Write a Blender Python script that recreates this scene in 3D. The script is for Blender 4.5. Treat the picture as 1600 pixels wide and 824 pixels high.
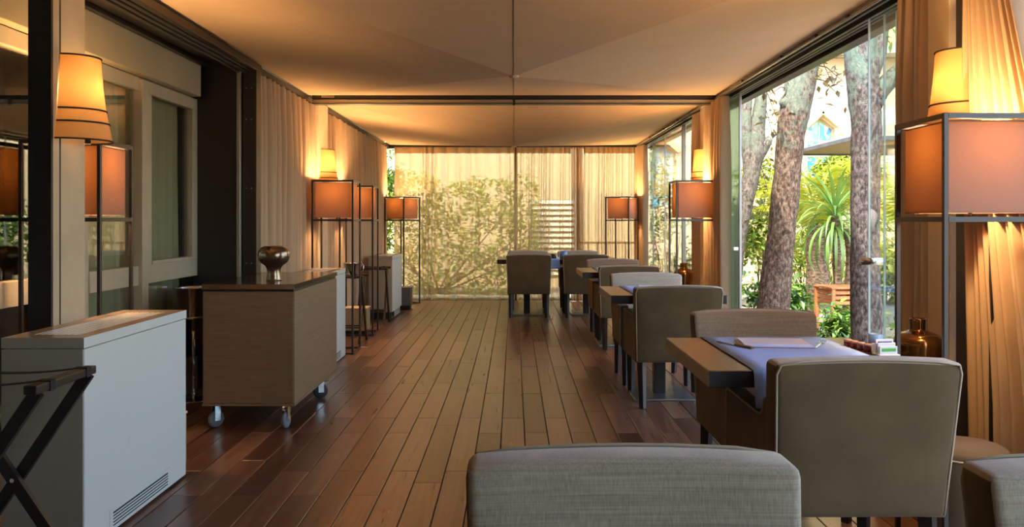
import bpy, bmesh, math, random
from mathutils import Vector, noise

for o in list(bpy.data.objects):
    bpy.data.objects.remove(o, do_unlink=True)
SC = bpy.context.scene
C = SC.collection
R = math.radians
rnd = random.Random(7)

# ------------------------------------------------------------------ camera
F = 1340.0                       # focal length in pixels of the 1600 wide frame
EYE = 1.34
cd = bpy.data.cameras.new('camera')
cam = bpy.data.objects.new('camera', cd)
C.objects.link(cam)
cam.location = (0, 0, EYE)
cam.rotation_euler = (R(90), 0, 0)
cd.sensor_width = 36
cd.lens = F / 1600 * 36
cd.shift_x = -3 / 1600
cd.shift_y = -67 / 1600
cd.clip_end = 200
SC.camera = cam

# ------------------------------------------------------------------ world, sun, exposure
W = bpy.data.worlds.new('sky')
SC.world = W
W.use_nodes = True
wn = W.node_tree.nodes
sky = wn.new('ShaderNodeTexSky')
sky.sky_type = 'NISHITA'
sky.sun_disc = False
sky.sun_elevation = R(58)
sky.sun_rotation = R(200)
sky.air_density = 1.0
sky.dust_density = 2.5
sky.ozone_density = 1.0
bg = wn['Background']
bg.inputs['Strength'].default_value = 0.40
W.node_tree.links.new(sky.outputs[0], bg.inputs['Color'])

sl = bpy.data.lights.new('sun', 'SUN')
sl.energy = 2.9
sl.angle = R(1.2)
sl.color = (1.0, 0.93, 0.80)
sun = bpy.data.objects.new('sun', sl)
C.objects.link(sun)
sun.rotation_euler = Vector((0.28, 0.44, -0.85)).to_track_quat('-Z', 'Y').to_euler()

vs = SC.view_settings
SC.display_settings.display_device = 'sRGB'
vs.view_transform = 'Standard'
vs.look = 'None'
vs.gamma = 1
vs.use_curve_mapping = False
vs.exposure = 1.9
SC.cycles.use_denoising = True
SC.cycles.max_bounces = 10
SC.cycles.diffuse_bounces = 6
SC.cycles.transparent_max_bounces = 24
SC.cycles.sample_clamp_indirect = 6
SC.cycles.caustics_reflective = False
SC.cycles.caustics_refractive = False

SCONCE_W = 7.5
FLOOR_LAMP_W = 28.0


# ------------------------------------------------------------------ material helpers
def srgb(r, g, b):
    def f(c):
        c /= 255.0
        return c / 12.92 if c <= 0.04045 else ((c + 0.055) / 1.055) ** 2.4
    return (f(r), f(g), f(b), 1)


def mat(name, col, rough=0.6, metal=0.0, spec=0.5, var=0.0, scale=(1, 1, 1), nscale=8.0, bump=0.0, bscale=60.0,
        col2=None, coat=0.0, sheen=0.0, island=0.0):
    """Principled material: base colour with a soft noise variation and a fine bump."""
    m = bpy.data.materials.new(name)
    m.use_nodes = True
    nt = m.node_tree
    N, L = nt.nodes, nt.links
    p = N['Principled BSDF']
    p.inputs['Roughness'].default_value = rough
    p.inputs['Metallic'].default_value = metal
    p.inputs['Specular IOR Level'].default_value = spec
    p.inputs['Coat Weight'].default_value = coat
    p.inputs['Sheen Weight'].default_value = sheen
    p.inputs['Base Color'].default_value = col
    tc = N.new('ShaderNodeTexCoord')
    mp = N.new('ShaderNodeMapping')
    mp.inputs['Scale'].default_value = scale
    L.new(tc.outputs['Object'], mp.inputs['Vector'])
    if var > 0 or col2 is not None:
        nz = N.new('ShaderNodeTexNoise')
        nz.inputs['Scale'].default_value = nscale
        nz.inputs['Detail'].default_value = 5
        L.new(mp.outputs[0], nz.inputs['Vector'])
        rp = N.new('ShaderNodeValToRGB')
        if col2 is None:
            a = tuple(c * (1 - var) for c in col[:3]) + (1,)
            b = tuple(min(1, c * (1 + var)) for c in col[:3]) + (1,)
        else:
            a, b = col, col2
        rp.color_ramp.elements[0].color = a
        rp.color_ramp.elements[1].color = b
        rp.color_ramp.elements[0].position = 0.34
        rp.color_ramp.elements[1].position = 0.66
        L.new(nz.outputs['Fac'], rp.inputs['Fac'])
        L.new(rp.outputs['Color'], p.inputs['Base Color'])
    if bump > 0:
        nb = N.new('ShaderNodeTexNoise')
        nb.inputs['Scale'].default_value = bscale
        nb.inputs['Detail'].default_value = 3
        L.new(mp.outputs[0], nb.inputs['Vector'])
        bp = N.new('ShaderNodeBump')
        bp.inputs['Strength'].default_value = bump
        bp.inputs['Distance'].default_value = 0.01
        L.new(nb.outputs['Fac'], bp.inputs['Height'])
        L.new(bp.outputs[0], p.inputs['Normal'])
    return m


def weave(name, col, col2, rough=0.85, s1=(900, 900, 14), s2=(14, 14, 900), amt=0.5, bump=0.25, sheen=0.2):
    """Slubbed linen: two stretched noises, warp and weft."""
    m = bpy.data.materials.new(name)
    m.use_nodes = True
    N, L = m.node_tree.nodes, m.node_tree.links
    p = N['Principled BSDF']
    p.inputs['Roughness'].default_value = rough
    p.inputs['Specular IOR Level'].default_value = 0.2
    p.inputs['Sheen Weight'].default_value = sheen
    tc = N.new('ShaderNodeTexCoord')
    outs = []
    for s in (s1, s2):
        mp = N.new('ShaderNodeMapping')
        mp.inputs['Scale'].default_value = s
        L.new(tc.outputs['Object'], mp.inputs['Vector'])
        nz = N.new('ShaderNodeTexNoise')
        nz.inputs['Scale'].default_value = 0.35
        nz.inputs['Detail'].default_value = 3
        L.new(mp.outputs[0], nz.inputs['Vector'])
        outs.append(nz.outputs['Fac'])
    ad = N.new('ShaderNodeMath')
    ad.operation = 'ADD'
    L.new(outs[0], ad.inputs[0])
    L.new(outs[1], ad.inputs[1])
    hf = N.new('ShaderNodeMath')
    hf.operation = 'MULTIPLY'
    hf.inputs[1].default_value = 0.5
    L.new(ad.outputs[0], hf.inputs[0])
    rp = N.new('ShaderNodeValToRGB')
    rp.color_ramp.elements[0].color = col
    rp.color_ramp.elements[1].color = col2
    rp.color_ramp.elements[0].position = 0.5 - 0.25 * amt
    rp.color_ramp.elements[1].position = 0.5 + 0.25 * amt
    L.new(hf.outputs[0], rp.inputs['Fac'])
    L.new(rp.outputs[0], p.inputs['Base Color'])
    bp = N.new('ShaderNodeBump')
    bp.inputs['Strength'].default_value = bump
    bp.inputs['Distance'].default_value = 0.003
    L.new(hf.outputs[0], bp.inputs['Height'])
    L.new(bp.outputs[0], p.inputs['Normal'])
    return m


def cloth(name, col, trans=0.3, clear=0.0, col_t=None, var=0.08, clear_col=(1, 1, 1, 1)):
    """Thin cloth: diffuse + translucent, with `clear` share of open weave."""
    m = bpy.data.materials.new(name)
    m.use_nodes = True
    N, L = m.node_tree.nodes, m.node_tree.links
    N.remove(N['Principled BSDF'])
    out = N['Material Output']
    tc = N.new('ShaderNodeTexCoord')
    mp = N.new('ShaderNodeMapping')
    mp.inputs['Scale'].default_value = (60, 60, 500)
    L.new(tc.outputs['Object'], mp.inputs['Vector'])
    nz = N.new('ShaderNodeTexNoise')
    nz.inputs['Scale'].default_value = 1
    nz.inputs['Detail'].default_value = 2
    L.new(mp.outputs[0], nz.inputs['Vector'])
    rp = N.new('ShaderNodeValToRGB')
    rp.color_ramp.elements[0].color = tuple(c * (1 - var) for c in col[:3]) + (1,)
    rp.color_ramp.elements[1].color = tuple(min(1, c * (1 + var)) for c in col[:3]) + (1,)
    L.new(nz.outputs['Fac'], rp.inputs['Fac'])
    d = N.new('ShaderNodeBsdfDiffuse')
    t = N.new('ShaderNodeBsdfTranslucent')
    L.new(rp.outputs[0], d.inputs['Color'])
    if col_t is None:
        L.new(rp.outputs[0], t.inputs['Color'])
    else:
        t.inputs['Color'].default_value = col_t
    mx = N.new('ShaderNodeMixShader')
    mx.inputs[0].default_value = trans
    L.new(d.outputs[0], mx.inputs[1])
    L.new(t.outputs[0], mx.inputs[2])
    last = mx
    if clear > 0:
        tr = N.new('ShaderNodeBsdfTransparent')
        tr.inputs['Color'].default_value = clear_col
        m2 = N.new('ShaderNodeMixShader')
        lw = N.new('ShaderNodeLayerWeight')
        lw.inputs['Blend'].default_value = 0.5
        mr = N.new('ShaderNodeMapRange')
        mr.inputs[1].default_value = 0.0
        mr.inputs[2].default_value = 0.75
        mr.inputs[3].default_value = clear
        mr.inputs[4].default_value = 0.03
        L.new(lw.outputs['Facing'], mr.inputs[0])
        L.new(mr.outputs[0], m2.inputs[0])
        L.new(mx.outputs[0], m2.inputs[1])
        L.new(tr.outputs[0], m2.inputs[2])
        last = m2
    L.new(last.outputs[0], out.inputs['Surface'])
    return m


def glass(name, tint=(0.93, 0.97, 0.95, 1), ior=1.5, mult=1.0):
    m = bpy.data.materials.new(name)
    m.use_nodes = True
    N, L = m.node_tree.nodes, m.node_tree.links
    N.remove(N['Principled BSDF'])
    out = N['Material Output']
    lw = N.new('ShaderNodeLayerWeight')       # Schlick: the same from both faces of the pane
    lw.inputs['Blend'].default_value = 0.5
    pw = N.new('ShaderNodeMath')
    pw.operation = 'POWER'
    pw.inputs[1].default_value = 5.0
    L.new(lw.outputs['Facing'], pw.inputs[0])
    r0 = ((ior - 1) / (ior + 1)) ** 2
    mu = N.new('ShaderNodeMath')
    mu.operation = 'MULTIPLY_ADD'
    mu.use_clamp = True
    mu.inputs[1].default_value = (1 - r0) * mult
    mu.inputs[2].default_value = r0 * mult
    L.new(pw.outputs[0], mu.inputs[0])
    tr = N.new('ShaderNodeBsdfTransparent')
    tr.inputs['Color'].default_value = tint
    gl = N.new('ShaderNodeBsdfGlossy')
    gl.inputs['Roughness'].default_value = 0.0
    mx = N.new('ShaderNodeMixShader')
    L.new(mu.outputs[0], mx.inputs[0])
    L.new(tr.outputs[0], mx.inputs[1])
    L.new(gl.outputs[0], mx.inputs[2])
    L.new(mx.outputs[0], out.inputs['Surface'])
    return m


def leafmat(name, a, b, c, trans=0.45):
    """Leaf colours picked per leaf (random per island)."""
    m = bpy.data.materials.new(name)
    m.use_nodes = True
    N, L = m.node_tree.nodes, m.node_tree.links
    N.remove(N['Principled BSDF'])
    out = N['Material Output']
    g = N.new('ShaderNodeNewGeometry')
    rp = N.new('ShaderNodeValToRGB')
    rp.color_ramp.elements[0].color = a
    rp.color_ramp.elements[1].color = c
    e = rp.color_ramp.elements.new(0.5)
    e.color = b
    L.new(g.outputs['Random Per Island'], rp.inputs['Fac'])
    d = N.new('ShaderNodeBsdfDiffuse')
    t = N.new('ShaderNodeBsdfTranslucent')
    gl = N.new('ShaderNodeBsdfGlossy')
    gl.inputs['Roughness'].default_value = 0.45
    L.new(rp.outputs[0], d.inputs['Color'])
    L.new(rp.outputs[0], t.inputs['Color'])
    m1 = N.new('ShaderNodeMixShader')
    m1.inputs[0].default_value = trans
    L.new(d.outputs[0], m1.inputs[1])
    L.new(t.outputs[0], m1.inputs[2])
    m2 = N.new('ShaderNodeMixShader')
    m2.inputs[0].default_value = 0.06
    L.new(m1.outputs[0], m2.inputs[1])
    L.new(gl.outputs[0], m2.inputs[2])
    L.new(m2.outputs[0], out.inputs['Surface'])
    return m


def emit(name, col, s):
    m = bpy.data.materials.new(name)
    m.use_nodes = True
    p = m.node_tree.nodes['Principled BSDF']
    p.inputs['Base Color'].default_value = col
    p.inputs['Emission Color'].default_value = col
    p.inputs['Emission Strength'].default_value = s
    return m


def plank_material():
    """Reddish hardwood: a tone of its own for every plank, long grain, half gloss."""
    m = bpy.data.materials.new('deck_wood')
    m.use_nodes = True
    N, L = m.node_tree.nodes, m.node_tree.links
    p = N['Principled BSDF']
    oi = N.new('ShaderNodeObjectInfo')
    g = N.new('ShaderNodeNewGeometry')
    ad = N.new('ShaderNodeMath')
    ad.operation = 'ADD'
    L.new(oi.outputs['Random'], ad.inputs[0])
    L.new(g.outputs['Random Per Island'], ad.inputs[1])
    fr = N.new('ShaderNodeMath')
    fr.operation = 'FRACT'
    L.new(ad.outputs[0], fr.inputs[0])
    rp = N.new('ShaderNodeValToRGB')
    rp.color_ramp.elements[0].color = srgb(76, 46, 36)
    rp.color_ramp.elements[1].color = srgb(124, 90, 68)
    e = rp.color_ramp.elements.new(0.45)
    e.color = srgb(98, 66, 50)
    L.new(fr.outputs[0], rp.inputs['Fac'])
    mp = N.new('ShaderNodeMapping')
    mp.inputs['Scale'].default_value = (30, 1.3, 30)
    L.new(g.outputs['Position'], mp.inputs['Vector'])
    cb = N.new('ShaderNodeVectorMath')
    cb.operation = 'MULTIPLY_ADD'
    cb.inputs[1].default_value = (1, 1, 1)
    vs_ = N.new('ShaderNodeCombineXYZ')
    m40 = N.new('ShaderNodeMath')
    m40.operation = 'MULTIPLY'
    m40.inputs[1].default_value = 57
    L.new(fr.outputs[0], m40.inputs[0])
    L.new(m40.outputs[0], vs_.inputs[2])
    L.new(mp.outputs[0], cb.inputs[0])
    L.new(vs_.outputs[0], cb.inputs[2])
    nz = N.new('ShaderNodeTexNoise')
    nz.inputs['Scale'].default_value = 1.0
    nz.inputs['Detail'].default_value = 4
    nz.inputs['Distortion'].default_value = 1.2
    L.new(cb.outputs[0], nz.inputs['Vector'])
    mx = N.new('ShaderNodeMix')
    mx.data_type = 'RGBA'
    mx.blend_type = 'MULTIPLY'
    mx.inputs[0].default_value = 1.0
    r2 = N.new('ShaderNodeValToRGB')
    r2.color_ramp.elements[0].color = (0.50, 0.46, 0.44, 1)
    r2.color_ramp.elements[1].color = (1.25, 1.2, 1.15, 1)
    r2.color_ramp.elements[0].position = 0.32
    r2.color_ramp.elements[1].position = 0.7
    L.new(nz.outputs['Fac'], r2.inputs['Fac'])
    L.new(rp.outputs[0], mx.inputs[6])
    L.new(r2.outputs[0], mx.inputs[7])
    L.new(mx.outputs[2], p.inputs['Base Color'])
    rr = N.new('ShaderNodeMapRange')
    rr.inputs[3].default_value = 0.22
    rr.inputs[4].default_value = 0.40
    L.new(nz.outputs['Fac'], rr.inputs[0])
    L.new(rr.outputs[0], p.inputs['Roughness'])
    p.inputs['Specular IOR Level'].default_value = 0.75
    return m


def bark_material(name, c1, c2, c3, lichen):
    m = bpy.data.materials.new(name)
    m.use_nodes = True
    N, L = m.node_tree.nodes, m.node_tree.links
    p = N['Principled BSDF']
    p.inputs['Roughness'].default_value = 0.9
    p.inputs['Specular IOR Level'].default_value = 0.15
    g = N.new('ShaderNodeNewGeometry')
    mp = N.new('ShaderNodeMapping')
    mp.inputs['Scale'].default_value = (24, 24, 12)
    L.new(g.outputs['Position'], mp.inputs['Vector'])
    n1 = N.new('ShaderNodeTexNoise')
    n1.inputs['Scale'].default_value = 1.6
    n1.inputs['Detail'].default_value = 8
    n1.inputs['Roughness'].default_value = 0.72
    L.new(mp.outputs[0], n1.inputs['Vector'])
    rp = N.new('ShaderNodeValToRGB')
    rp.color_ramp.elements[0].color = c1
    rp.color_ramp.elements[1].color = c3
    rp.color_ramp.elements[0].position = 0.36
    rp.color_ramp.elements[1].position = 0.64
    e = rp.color_ramp.elements.new(0.5)
    e.color = c2
    L.new(n1.outputs['Fac'], rp.inputs['Fac'])
    n2 = N.new('ShaderNodeTexNoise')
    n2.inputs['Scale'].default_value = 6.0
    n2.inputs['Detail'].default_value = 6
    n2.inputs['Roughness'].default_value = 0.75
    L.new(g.outputs['Position'], n2.inputs['Vector'])
    sx = N.new('ShaderNodeSeparateXYZ')
    L.new(g.outputs['Position'], sx.inputs[0])
    hr = N.new('ShaderNodeMapRange')          # lichen grows on the upper trunk
    hr.inputs[1].default_value = 1.4
    hr.inputs[2].default_value = 2.8
    hr.inputs[3].default_value = -0.16
    hr.inputs[4].default_value = 0.10
    L.new(sx.outputs[2], hr.inputs[0])
    ad = N.new('ShaderNodeMath')
    ad.operation = 'ADD'
    L.new(n2.outputs['Fac'], ad.inputs[0])
    L.new(hr.outputs[0], ad.inputs[1])
    r2 = N.new('ShaderNodeValToRGB')
    r2.color_ramp.elements[0].position = 0.50
    r2.color_ramp.elements[1].position = 0.58
    L.new(ad.outputs[0], r2.inputs['Fac'])
    mx = N.new('ShaderNodeMix')
    mx.data_type = 'RGBA'
    L.new(r2.outputs[0], mx.inputs[0])
    L.new(rp.outputs[0], mx.inputs[6])
    mx.inputs[7].default_value = lichen
    r2.color_ramp.elements[1].color = (0.6, 0.6, 0.6, 1)
    L.new(mx.outputs[2], p.inputs['Base Color'])
    bp = N.new('ShaderNodeBump')
    bp.inputs['Strength'].default_value = 0.9
    bp.inputs['Distance'].default_value = 0.03
    L.new(n1.outputs['Fac'], bp.inputs['Height'])
    L.new(bp.outputs[0], p.inputs['Normal'])
    return m


M = {
    'plank': plank_material(),
    'subfloor': mat('subfloor', srgb(26, 17, 13), 0.9),
    'ceil': mat('ceiling_fabric', srgb(208, 178, 142), 0.9, spec=0.1, var=0.03, nscale=3, bump=0.05, bscale=300),
    'seam': mat('ceiling_seam', srgb(160, 138, 110), 0.9),
    'dark': mat('dark_metal', srgb(38, 32, 28), 0.35, spec=0.5, var=0.1, nscale=2),
    'black': mat('black_lacquer', srgb(22, 19, 17), 0.4),
    'bronze': mat('bronze_frame', srgb(62, 52, 42), 0.35, metal=0.5),
    'greyframe': mat('grey_window_frame', srgb(172, 160, 134), 0.45, spec=0.4, var=0.05),
    'boxgrey': mat('shutter_box_paint', srgb(168, 154, 122), 0.4, var=0.06, nscale=2),
    'alu': mat('aluminium', srgb(170, 168, 160), 0.3, metal=0.9),
    'cream': mat('cream_wall', srgb(214, 196, 160), 0.8, var=0.03),
    'church': mat('church_plaster', srgb(210, 184, 148), 0.95, var=0.04, nscale=1.5, bump=0.1, bscale=30),
    'hood': mat('window_hood_stone', srgb(214, 188, 134), 0.9, var=0.08),
    'velvet': mat('taupe_velvet', srgb(90, 74, 50), 0.8, spec=0.15, var=0.14, nscale=5, bump=0.3, bscale=7, sheen=0.15),
    'linen': weave('grey_linen', srgb(138, 126, 108), srgb(172, 159, 140), amt=0.55),
    'piping': mat('pale_piping', srgb(160, 146, 122), 0.8),
    'ebony': mat('ebony_wood', srgb(34, 26, 22), 0.4, var=0.2, scale=(20, 20, 2)),
    'tabletop': mat('dark_oak_top', srgb(76, 58, 42), 0.32, var=0.25, scale=(30, 2, 30), nscale=2, spec=0.6, bump=0.05),
    'tableedge': mat('black_table_edge', srgb(30, 25, 22), 0.45),
    'tableside_lit': mat('lit_table_side', srgb(142, 128, 100), 0.5, var=0.15, scale=(4, 2, 40), nscale=3),  # side edges lighter than the front: light falling there put into the colour
    'steel': mat('brushed_steel', srgb(130, 132, 132), 0.35, metal=0.9, var=0.1, nscale=3),
    'runner': mat('lilac_blue_linen', srgb(152, 184, 244), 0.85, spec=0.1, var=0.06, nscale=4, bump=0.2, bscale=400),
    'napkin': mat('white_napkin', srgb(206, 214, 240), 0.85, spec=0.1, var=0.04, bump=0.15, bscale=400),
    'stripe': mat('napkin_red_stripe', srgb(150, 96, 92), 0.85),
    'chrome': mat('chrome', srgb(205, 205, 205), 0.1, metal=1.0),
    'amber': mat('amber_mercury_glass', srgb(128, 88, 48), 0.12, metal=0.85, var=0.3, nscale=6),
    'vase': mat('gunmetal_glaze', srgb(138, 118, 98), 0.18, metal=0.9, var=0.35, scale=(1, 1, 5), nscale=9, bump=0.05),
    'unit': mat('white_unit_paint', srgb(196, 202, 198), 0.45, spec=0.4),
    'unitend_shaded': mat('shaded_unit_end', srgb(150, 138, 120), 0.5),  # ends darker than the room side: shade put into the colour
    'unittop': mat('beige_unit_lid', srgb(158, 132, 108), 0.25, spec=0.5),  # beige lid, with the reflection of orange wood put into the colour
    'slot': mat('slot_shadow_black', srgb(30, 30, 30), 0.8),
    'louvre': mat('louvre_bar', srgb(226, 220, 210), 0.15),
    'laminate': mat('taupe_laminate', srgb(112, 90, 66), 0.45, col2=srgb(128, 104, 78), scale=(2, 2, 90), nscale=2, spec=0.4),
    'carttop': mat('dark_gloss_top', srgb(58, 46, 38), 0.14, spec=0.7, var=0.15, nscale=3),
    'cartband': mat('copper_edge_band', srgb(150, 118, 90), 0.2, metal=0.8, var=0.2, nscale=6),
    'rubber': mat('grey_rubber', srgb(98, 102, 108), 0.7),
    'darkrubber': mat('dark_rubber', srgb(44, 46, 52), 0.7),
    'strap': mat('black_webbing', srgb(20, 18, 18), 0.8),
    'block': mat('tan_block', srgb(150, 128, 92), 0.6, var=0.06),
    'blocktop': mat('pale_block_lid', srgb(196, 172, 138), 0.5),
    'greyblock': mat('grey_block', srgb(96, 92, 84), 0.6),
    'curtain': cloth('tan_curtain', srgb(182, 156, 126), 0.05),
    'sheer': cloth('sheer_voile', srgb(196, 172, 136), 0.5, 0.50, clear_col=(0.68, 0.62, 0.52, 1)),
    'sheerband': cloth('sheer_heading', srgb(196, 156, 104), 0.5, 0.08),
    'sheerdense': cloth('gathered_voile', srgb(190, 156, 112), 0.4, 0.10),
    'shade': cloth('linen_shade', srgb(150, 120, 102), 0.12, col_t=srgb(104, 64, 28), var=0.12),
    'sconce': cloth('amber_linen_shade', srgb(216, 170, 112), 0.45, col_t=srgb(222, 172, 104), var=0.14),
    'trim': mat('dark_trim_band', srgb(40, 24, 16), 0.7),
    'bulb': emit('warm_bulb', (1.0, 0.62, 0.28, 1), 6.0),
    'glass': glass('clear_glass'),
    'glassgreen': glass('greenish_glass', (0.82, 0.92, 0.88, 1), 1.6, 1.3),
    'glassdark': glass('reflective_window_glass', (0.93, 0.94, 0.90, 1), 2.0, 1.4),
    'glassedge': mat('glass_edge_green', srgb(190, 205, 200), 0.2, spec=0.8),
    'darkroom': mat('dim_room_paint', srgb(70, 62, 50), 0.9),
    'greencurtain': cloth('sage_curtain', srgb(226, 222, 184), 0.1),
    'gravel': mat('gravel', srgb(150, 140, 128), 0.95, var=0.35, nscale=40, bump=0.5, bscale=60),
    'teak': mat('teak', srgb(176, 112, 66), 0.6, var=0.2, scale=(20, 20, 2), nscale=3),
    'bluegrey': mat('blue_grey_planter', srgb(150, 160, 176), 0.7),
    'canopyedge': mat('grey_canopy_rim', srgb(110, 108, 106), 0.7),
    'canopyunder': mat('beige_canopy_cloth', srgb(178, 160, 130), 0.9),
    'louverwhite': mat('white_louvre_paint', srgb(226, 216, 196), 0.7),
    'eave': mat('grey_eave', srgb(190, 184, 172), 0.9),
    'yellowwall': mat('yellow_plaster', srgb(226, 184, 112), 0.95),
    'rust': mat('rusty_rail', srgb(110, 64, 40), 0.8),
    'bark_a': bark_material('brown_bark', srgb(46, 36, 30), srgb(98, 80, 66), srgb(150, 128, 110), srgb(112, 128, 110)),
    'bark_b': bark_material('grey_brown_bark', srgb(40, 34, 32), srgb(88, 78, 74), srgb(130, 120, 116), srgb(112, 136, 116)),
    'bark_c': bark_material('pale_grey_bark', srgb(64, 58, 50), srgb(104, 95, 84), srgb(140, 130, 116), srgb(110, 122, 100)),
    'scar': mat('bare_wood_scar', srgb(104, 96, 92), 0.9, var=0.25, scale=(8, 8, 2), nscale=6, bump=0.4, bscale=30),
    'palmbark': mat('fibrous_palm_bark', srgb(66, 50, 40), 0.95, col2=srgb(156, 128, 102), scale=(6, 6, 16), nscale=3, bump=0.8, bscale=12),
    'leaf_y': leafmat('yellow_green_leaf', srgb(84, 112, 30), srgb(142, 164, 48), srgb(208, 204, 96)),
    'leaf_g': leafmat('mid_green_leaf', srgb(44, 78, 24), srgb(84, 128, 40), srgb(140, 176, 62)),
    'leaf_d': leafmat('dark_green_leaf', srgb(40, 50, 26), srgb(74, 84, 44), srgb(120, 122, 66)),
    'leaf_br': leafmat('olive_brown_leaf', srgb(70, 58, 34), srgb(104, 92, 54), srgb(146, 130, 76)),
    'blade': leafmat('dracaena_blade', srgb(56, 92, 36), srgb(98, 138, 58), srgb(156, 182, 92), 0.3),
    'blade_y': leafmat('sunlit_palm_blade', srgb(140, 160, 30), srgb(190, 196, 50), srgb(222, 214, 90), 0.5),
    'twig': mat('brown_twig', srgb(84, 66, 50), 0.9),
    'jam': mat('red_jam_jar', srgb(112, 34, 28), 0.2, spec=0.6),
    'jarlid': mat('pale_red_lid', srgb(186, 140, 124), 0.45),
    'cardwhite': mat('white_card', srgb(214, 218, 222), 0.6),
    'cardblue': mat('blue_print', srgb(60, 78, 140), 0.6),
    'cardgreen': mat('green_print', srgb(70, 176, 74), 0.6),
    'blueglass': mat('blue_tumbler', srgb(110, 150, 200), 0.15, spec=0.7),
    'wood': mat('brown_wood', srgb(124, 84, 52), 0.45, var=0.15, scale=(3, 30, 3)),
}


def stained_glass():
    m = bpy.data.materials.new('stained_glass')
    m.use_nodes = True
    N, L = m.node_tree.nodes, m.node_tree.links
    p = N['Principled BSDF']
    p.inputs['Roughness'].default_value = 0.15
    tc = N.new('ShaderNodeTexCoord')
    mp = N.new('ShaderNodeMapping')
    mp.inputs['Scale'].default_value = (9, 9, 5)
    L.new(tc.outputs['Object'], mp.inputs['Vector'])
    v = N.new('ShaderNodeTexVoronoi')
    v.inputs['Scale'].default_value = 1.0
    L.new(mp.outputs[0], v.inputs['Vector'])
    rp = N.new('ShaderNodeValToRGB')
    cr = rp.color_ramp
    cr.elements[0].color = srgb(44, 120, 176)
    cr.elements[1].color = srgb(206, 232, 226)
    for q, c in ((0.3, srgb(70, 168, 206)), (0.55, srgb(126, 206, 206)), (0.8, srgb(170, 214, 190))):
        e = cr.elements.new(q)
        e.color = c
    sp = N.new('ShaderNodeSeparateColor')
    L.new(v.outputs['Color'], sp.inputs[0])
    L.new(sp.outputs[0], rp.inputs['Fac'])
    L.new(rp.outputs[0], p.inputs['Base Color'])
    return m


M['stained'] = stained_glass()


# ------------------------------------------------------------------ object helpers
def tag(o, label=None, cat=None, group=None, kind=None):
    if label:
        o['label'] = label
    if cat:
        o['category'] = cat
    if group:
        o['group'] = group
    if kind:
        o['kind'] = kind
    return o


def thing(name, label, cat, loc=(0, 0, 0), rz=0.0, group=None, kind=None):
    o = bpy.data.objects.new(name, None)
    o.empty_display_size = 0.1
    C.objects.link(o)
    o.location = loc
    o.rotation_euler = (0, 0, rz)
    return tag(o, label, cat, group, kind)


def struct(name):
    return thing(name, None, None, kind='structure')


def link(name, me, parent=None, loc=None, rot=None):
    o = bpy.data.objects.new(name, me)
    C.objects.link(o)
    if parent is not None:
        o.parent = parent
    if loc is not None:
        o.location = loc
    if rot is not None:
        o.rotation_euler = rot
    return o


def mesh_of(bm, name, mats, smooth=False):
    me = bpy.data.meshes.new(name)
    bmesh.ops.recalc_face_normals(bm, faces=bm.faces[:])
    bm.to_mesh(me)
    bm.free()
    if not isinstance(mats, (list, tuple)):
        mats = [mats]
    for m in mats:
        me.materials.append(M[m])
    if smooth:
        for p in me.polygons:
            p.use_smooth = True
    return me


def obj(name, bm, mats, parent=None, smooth=False, loc=None, rot=None):
    return link(name, mesh_of(bm, name, mats, smooth), parent, loc, rot)


def data(name, verts, faces, mats, parent=None, smooth=False, loc=None):
    me = bpy.data.meshes.new(name)
    me.from_pydata(verts, [], faces)
    if not isinstance(mats, (list, tuple)):
        mats = [mats]
    for m in mats:
        me.materials.append(M[m])
    if smooth:
        for p in me.polygons:
            p.use_smooth = True
    me.update()
    return link(name, me, parent, loc)


def BM():
    return bmesh.new()


def bx(bm, x0, x1, y0, y1, z0, z1, bev=0.0, seg=2, rz=0.0):
    vs_ = [bm.verts.new((x, y, z)) for z in (z0, z1) for y in (y0, y1) for x in (x0, x1)]
    fs = [(0, 2, 3, 1), (4, 5, 7, 6), (0, 1, 5, 4), (2, 6, 7, 3), (0, 4, 6, 2), (1, 3, 7, 5)]
    faces = [bm.faces.new([vs_[i] for i in f]) for f in fs]
    if bev > 0:
        edges = list({e for f in faces for e in f.edges})
        bmesh.ops.bevel(bm, geom=edges, offset=bev, segments=seg, affect='EDGES', profile=0.5)
    return bm


def box(name, x0, x1, y0, y1, z0, z1, m, parent=None, bev=0.0, seg=2):
    bm = BM()
    bx(bm, x0, x1, y0, y1, z0, z1, bev, seg)
    return obj(name, bm, m, parent, smooth=False)


def ring_tube(bm, pts, rad, n=8, cap=True, up=None):
    """A tube through pts; rad a number or one radius per point."""
    pts = [Vector(p) for p in pts]
    rings = []
    prev = None
    for i, p in enumerate(pts):
        if i == 0:
            d = pts[1] - pts[0]
        elif i == len(pts) - 1:
            d = pts[-1] - pts[-2]
        else:
            d = (pts[i + 1] - pts[i]).normalized() + (pts[i] - pts[i - 1]).normalized()
        d = d.normalized()
        if prev is None:
            a = Vector((0, 0, 1)) if abs(d.z) < 0.9 else Vector((1, 0, 0))
            u = d.cross(a).normalized()
        else:
            u = (prev - d * prev.dot(d)).normalized()
        prev = u
        v = d.cross(u)
        r = rad[i] if isinstance(rad, (list, tuple)) else rad
        rings.append([bm.verts.new(p + (u * math.cos(2 * math.pi * k / n) + v * math.sin(2 * math.pi * k / n)) * r)
                      for k in range(n)])
    for a, b in zip(rings, rings[1:]):
        for k in range(n):
            bm.faces.new((a[k], a[(k + 1) % n], b[(k + 1) % n], b[k]))
    if cap:
        bm.faces.new(rings[0][::-1])
        bm.faces.new(rings[-1])
    return bm


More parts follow.
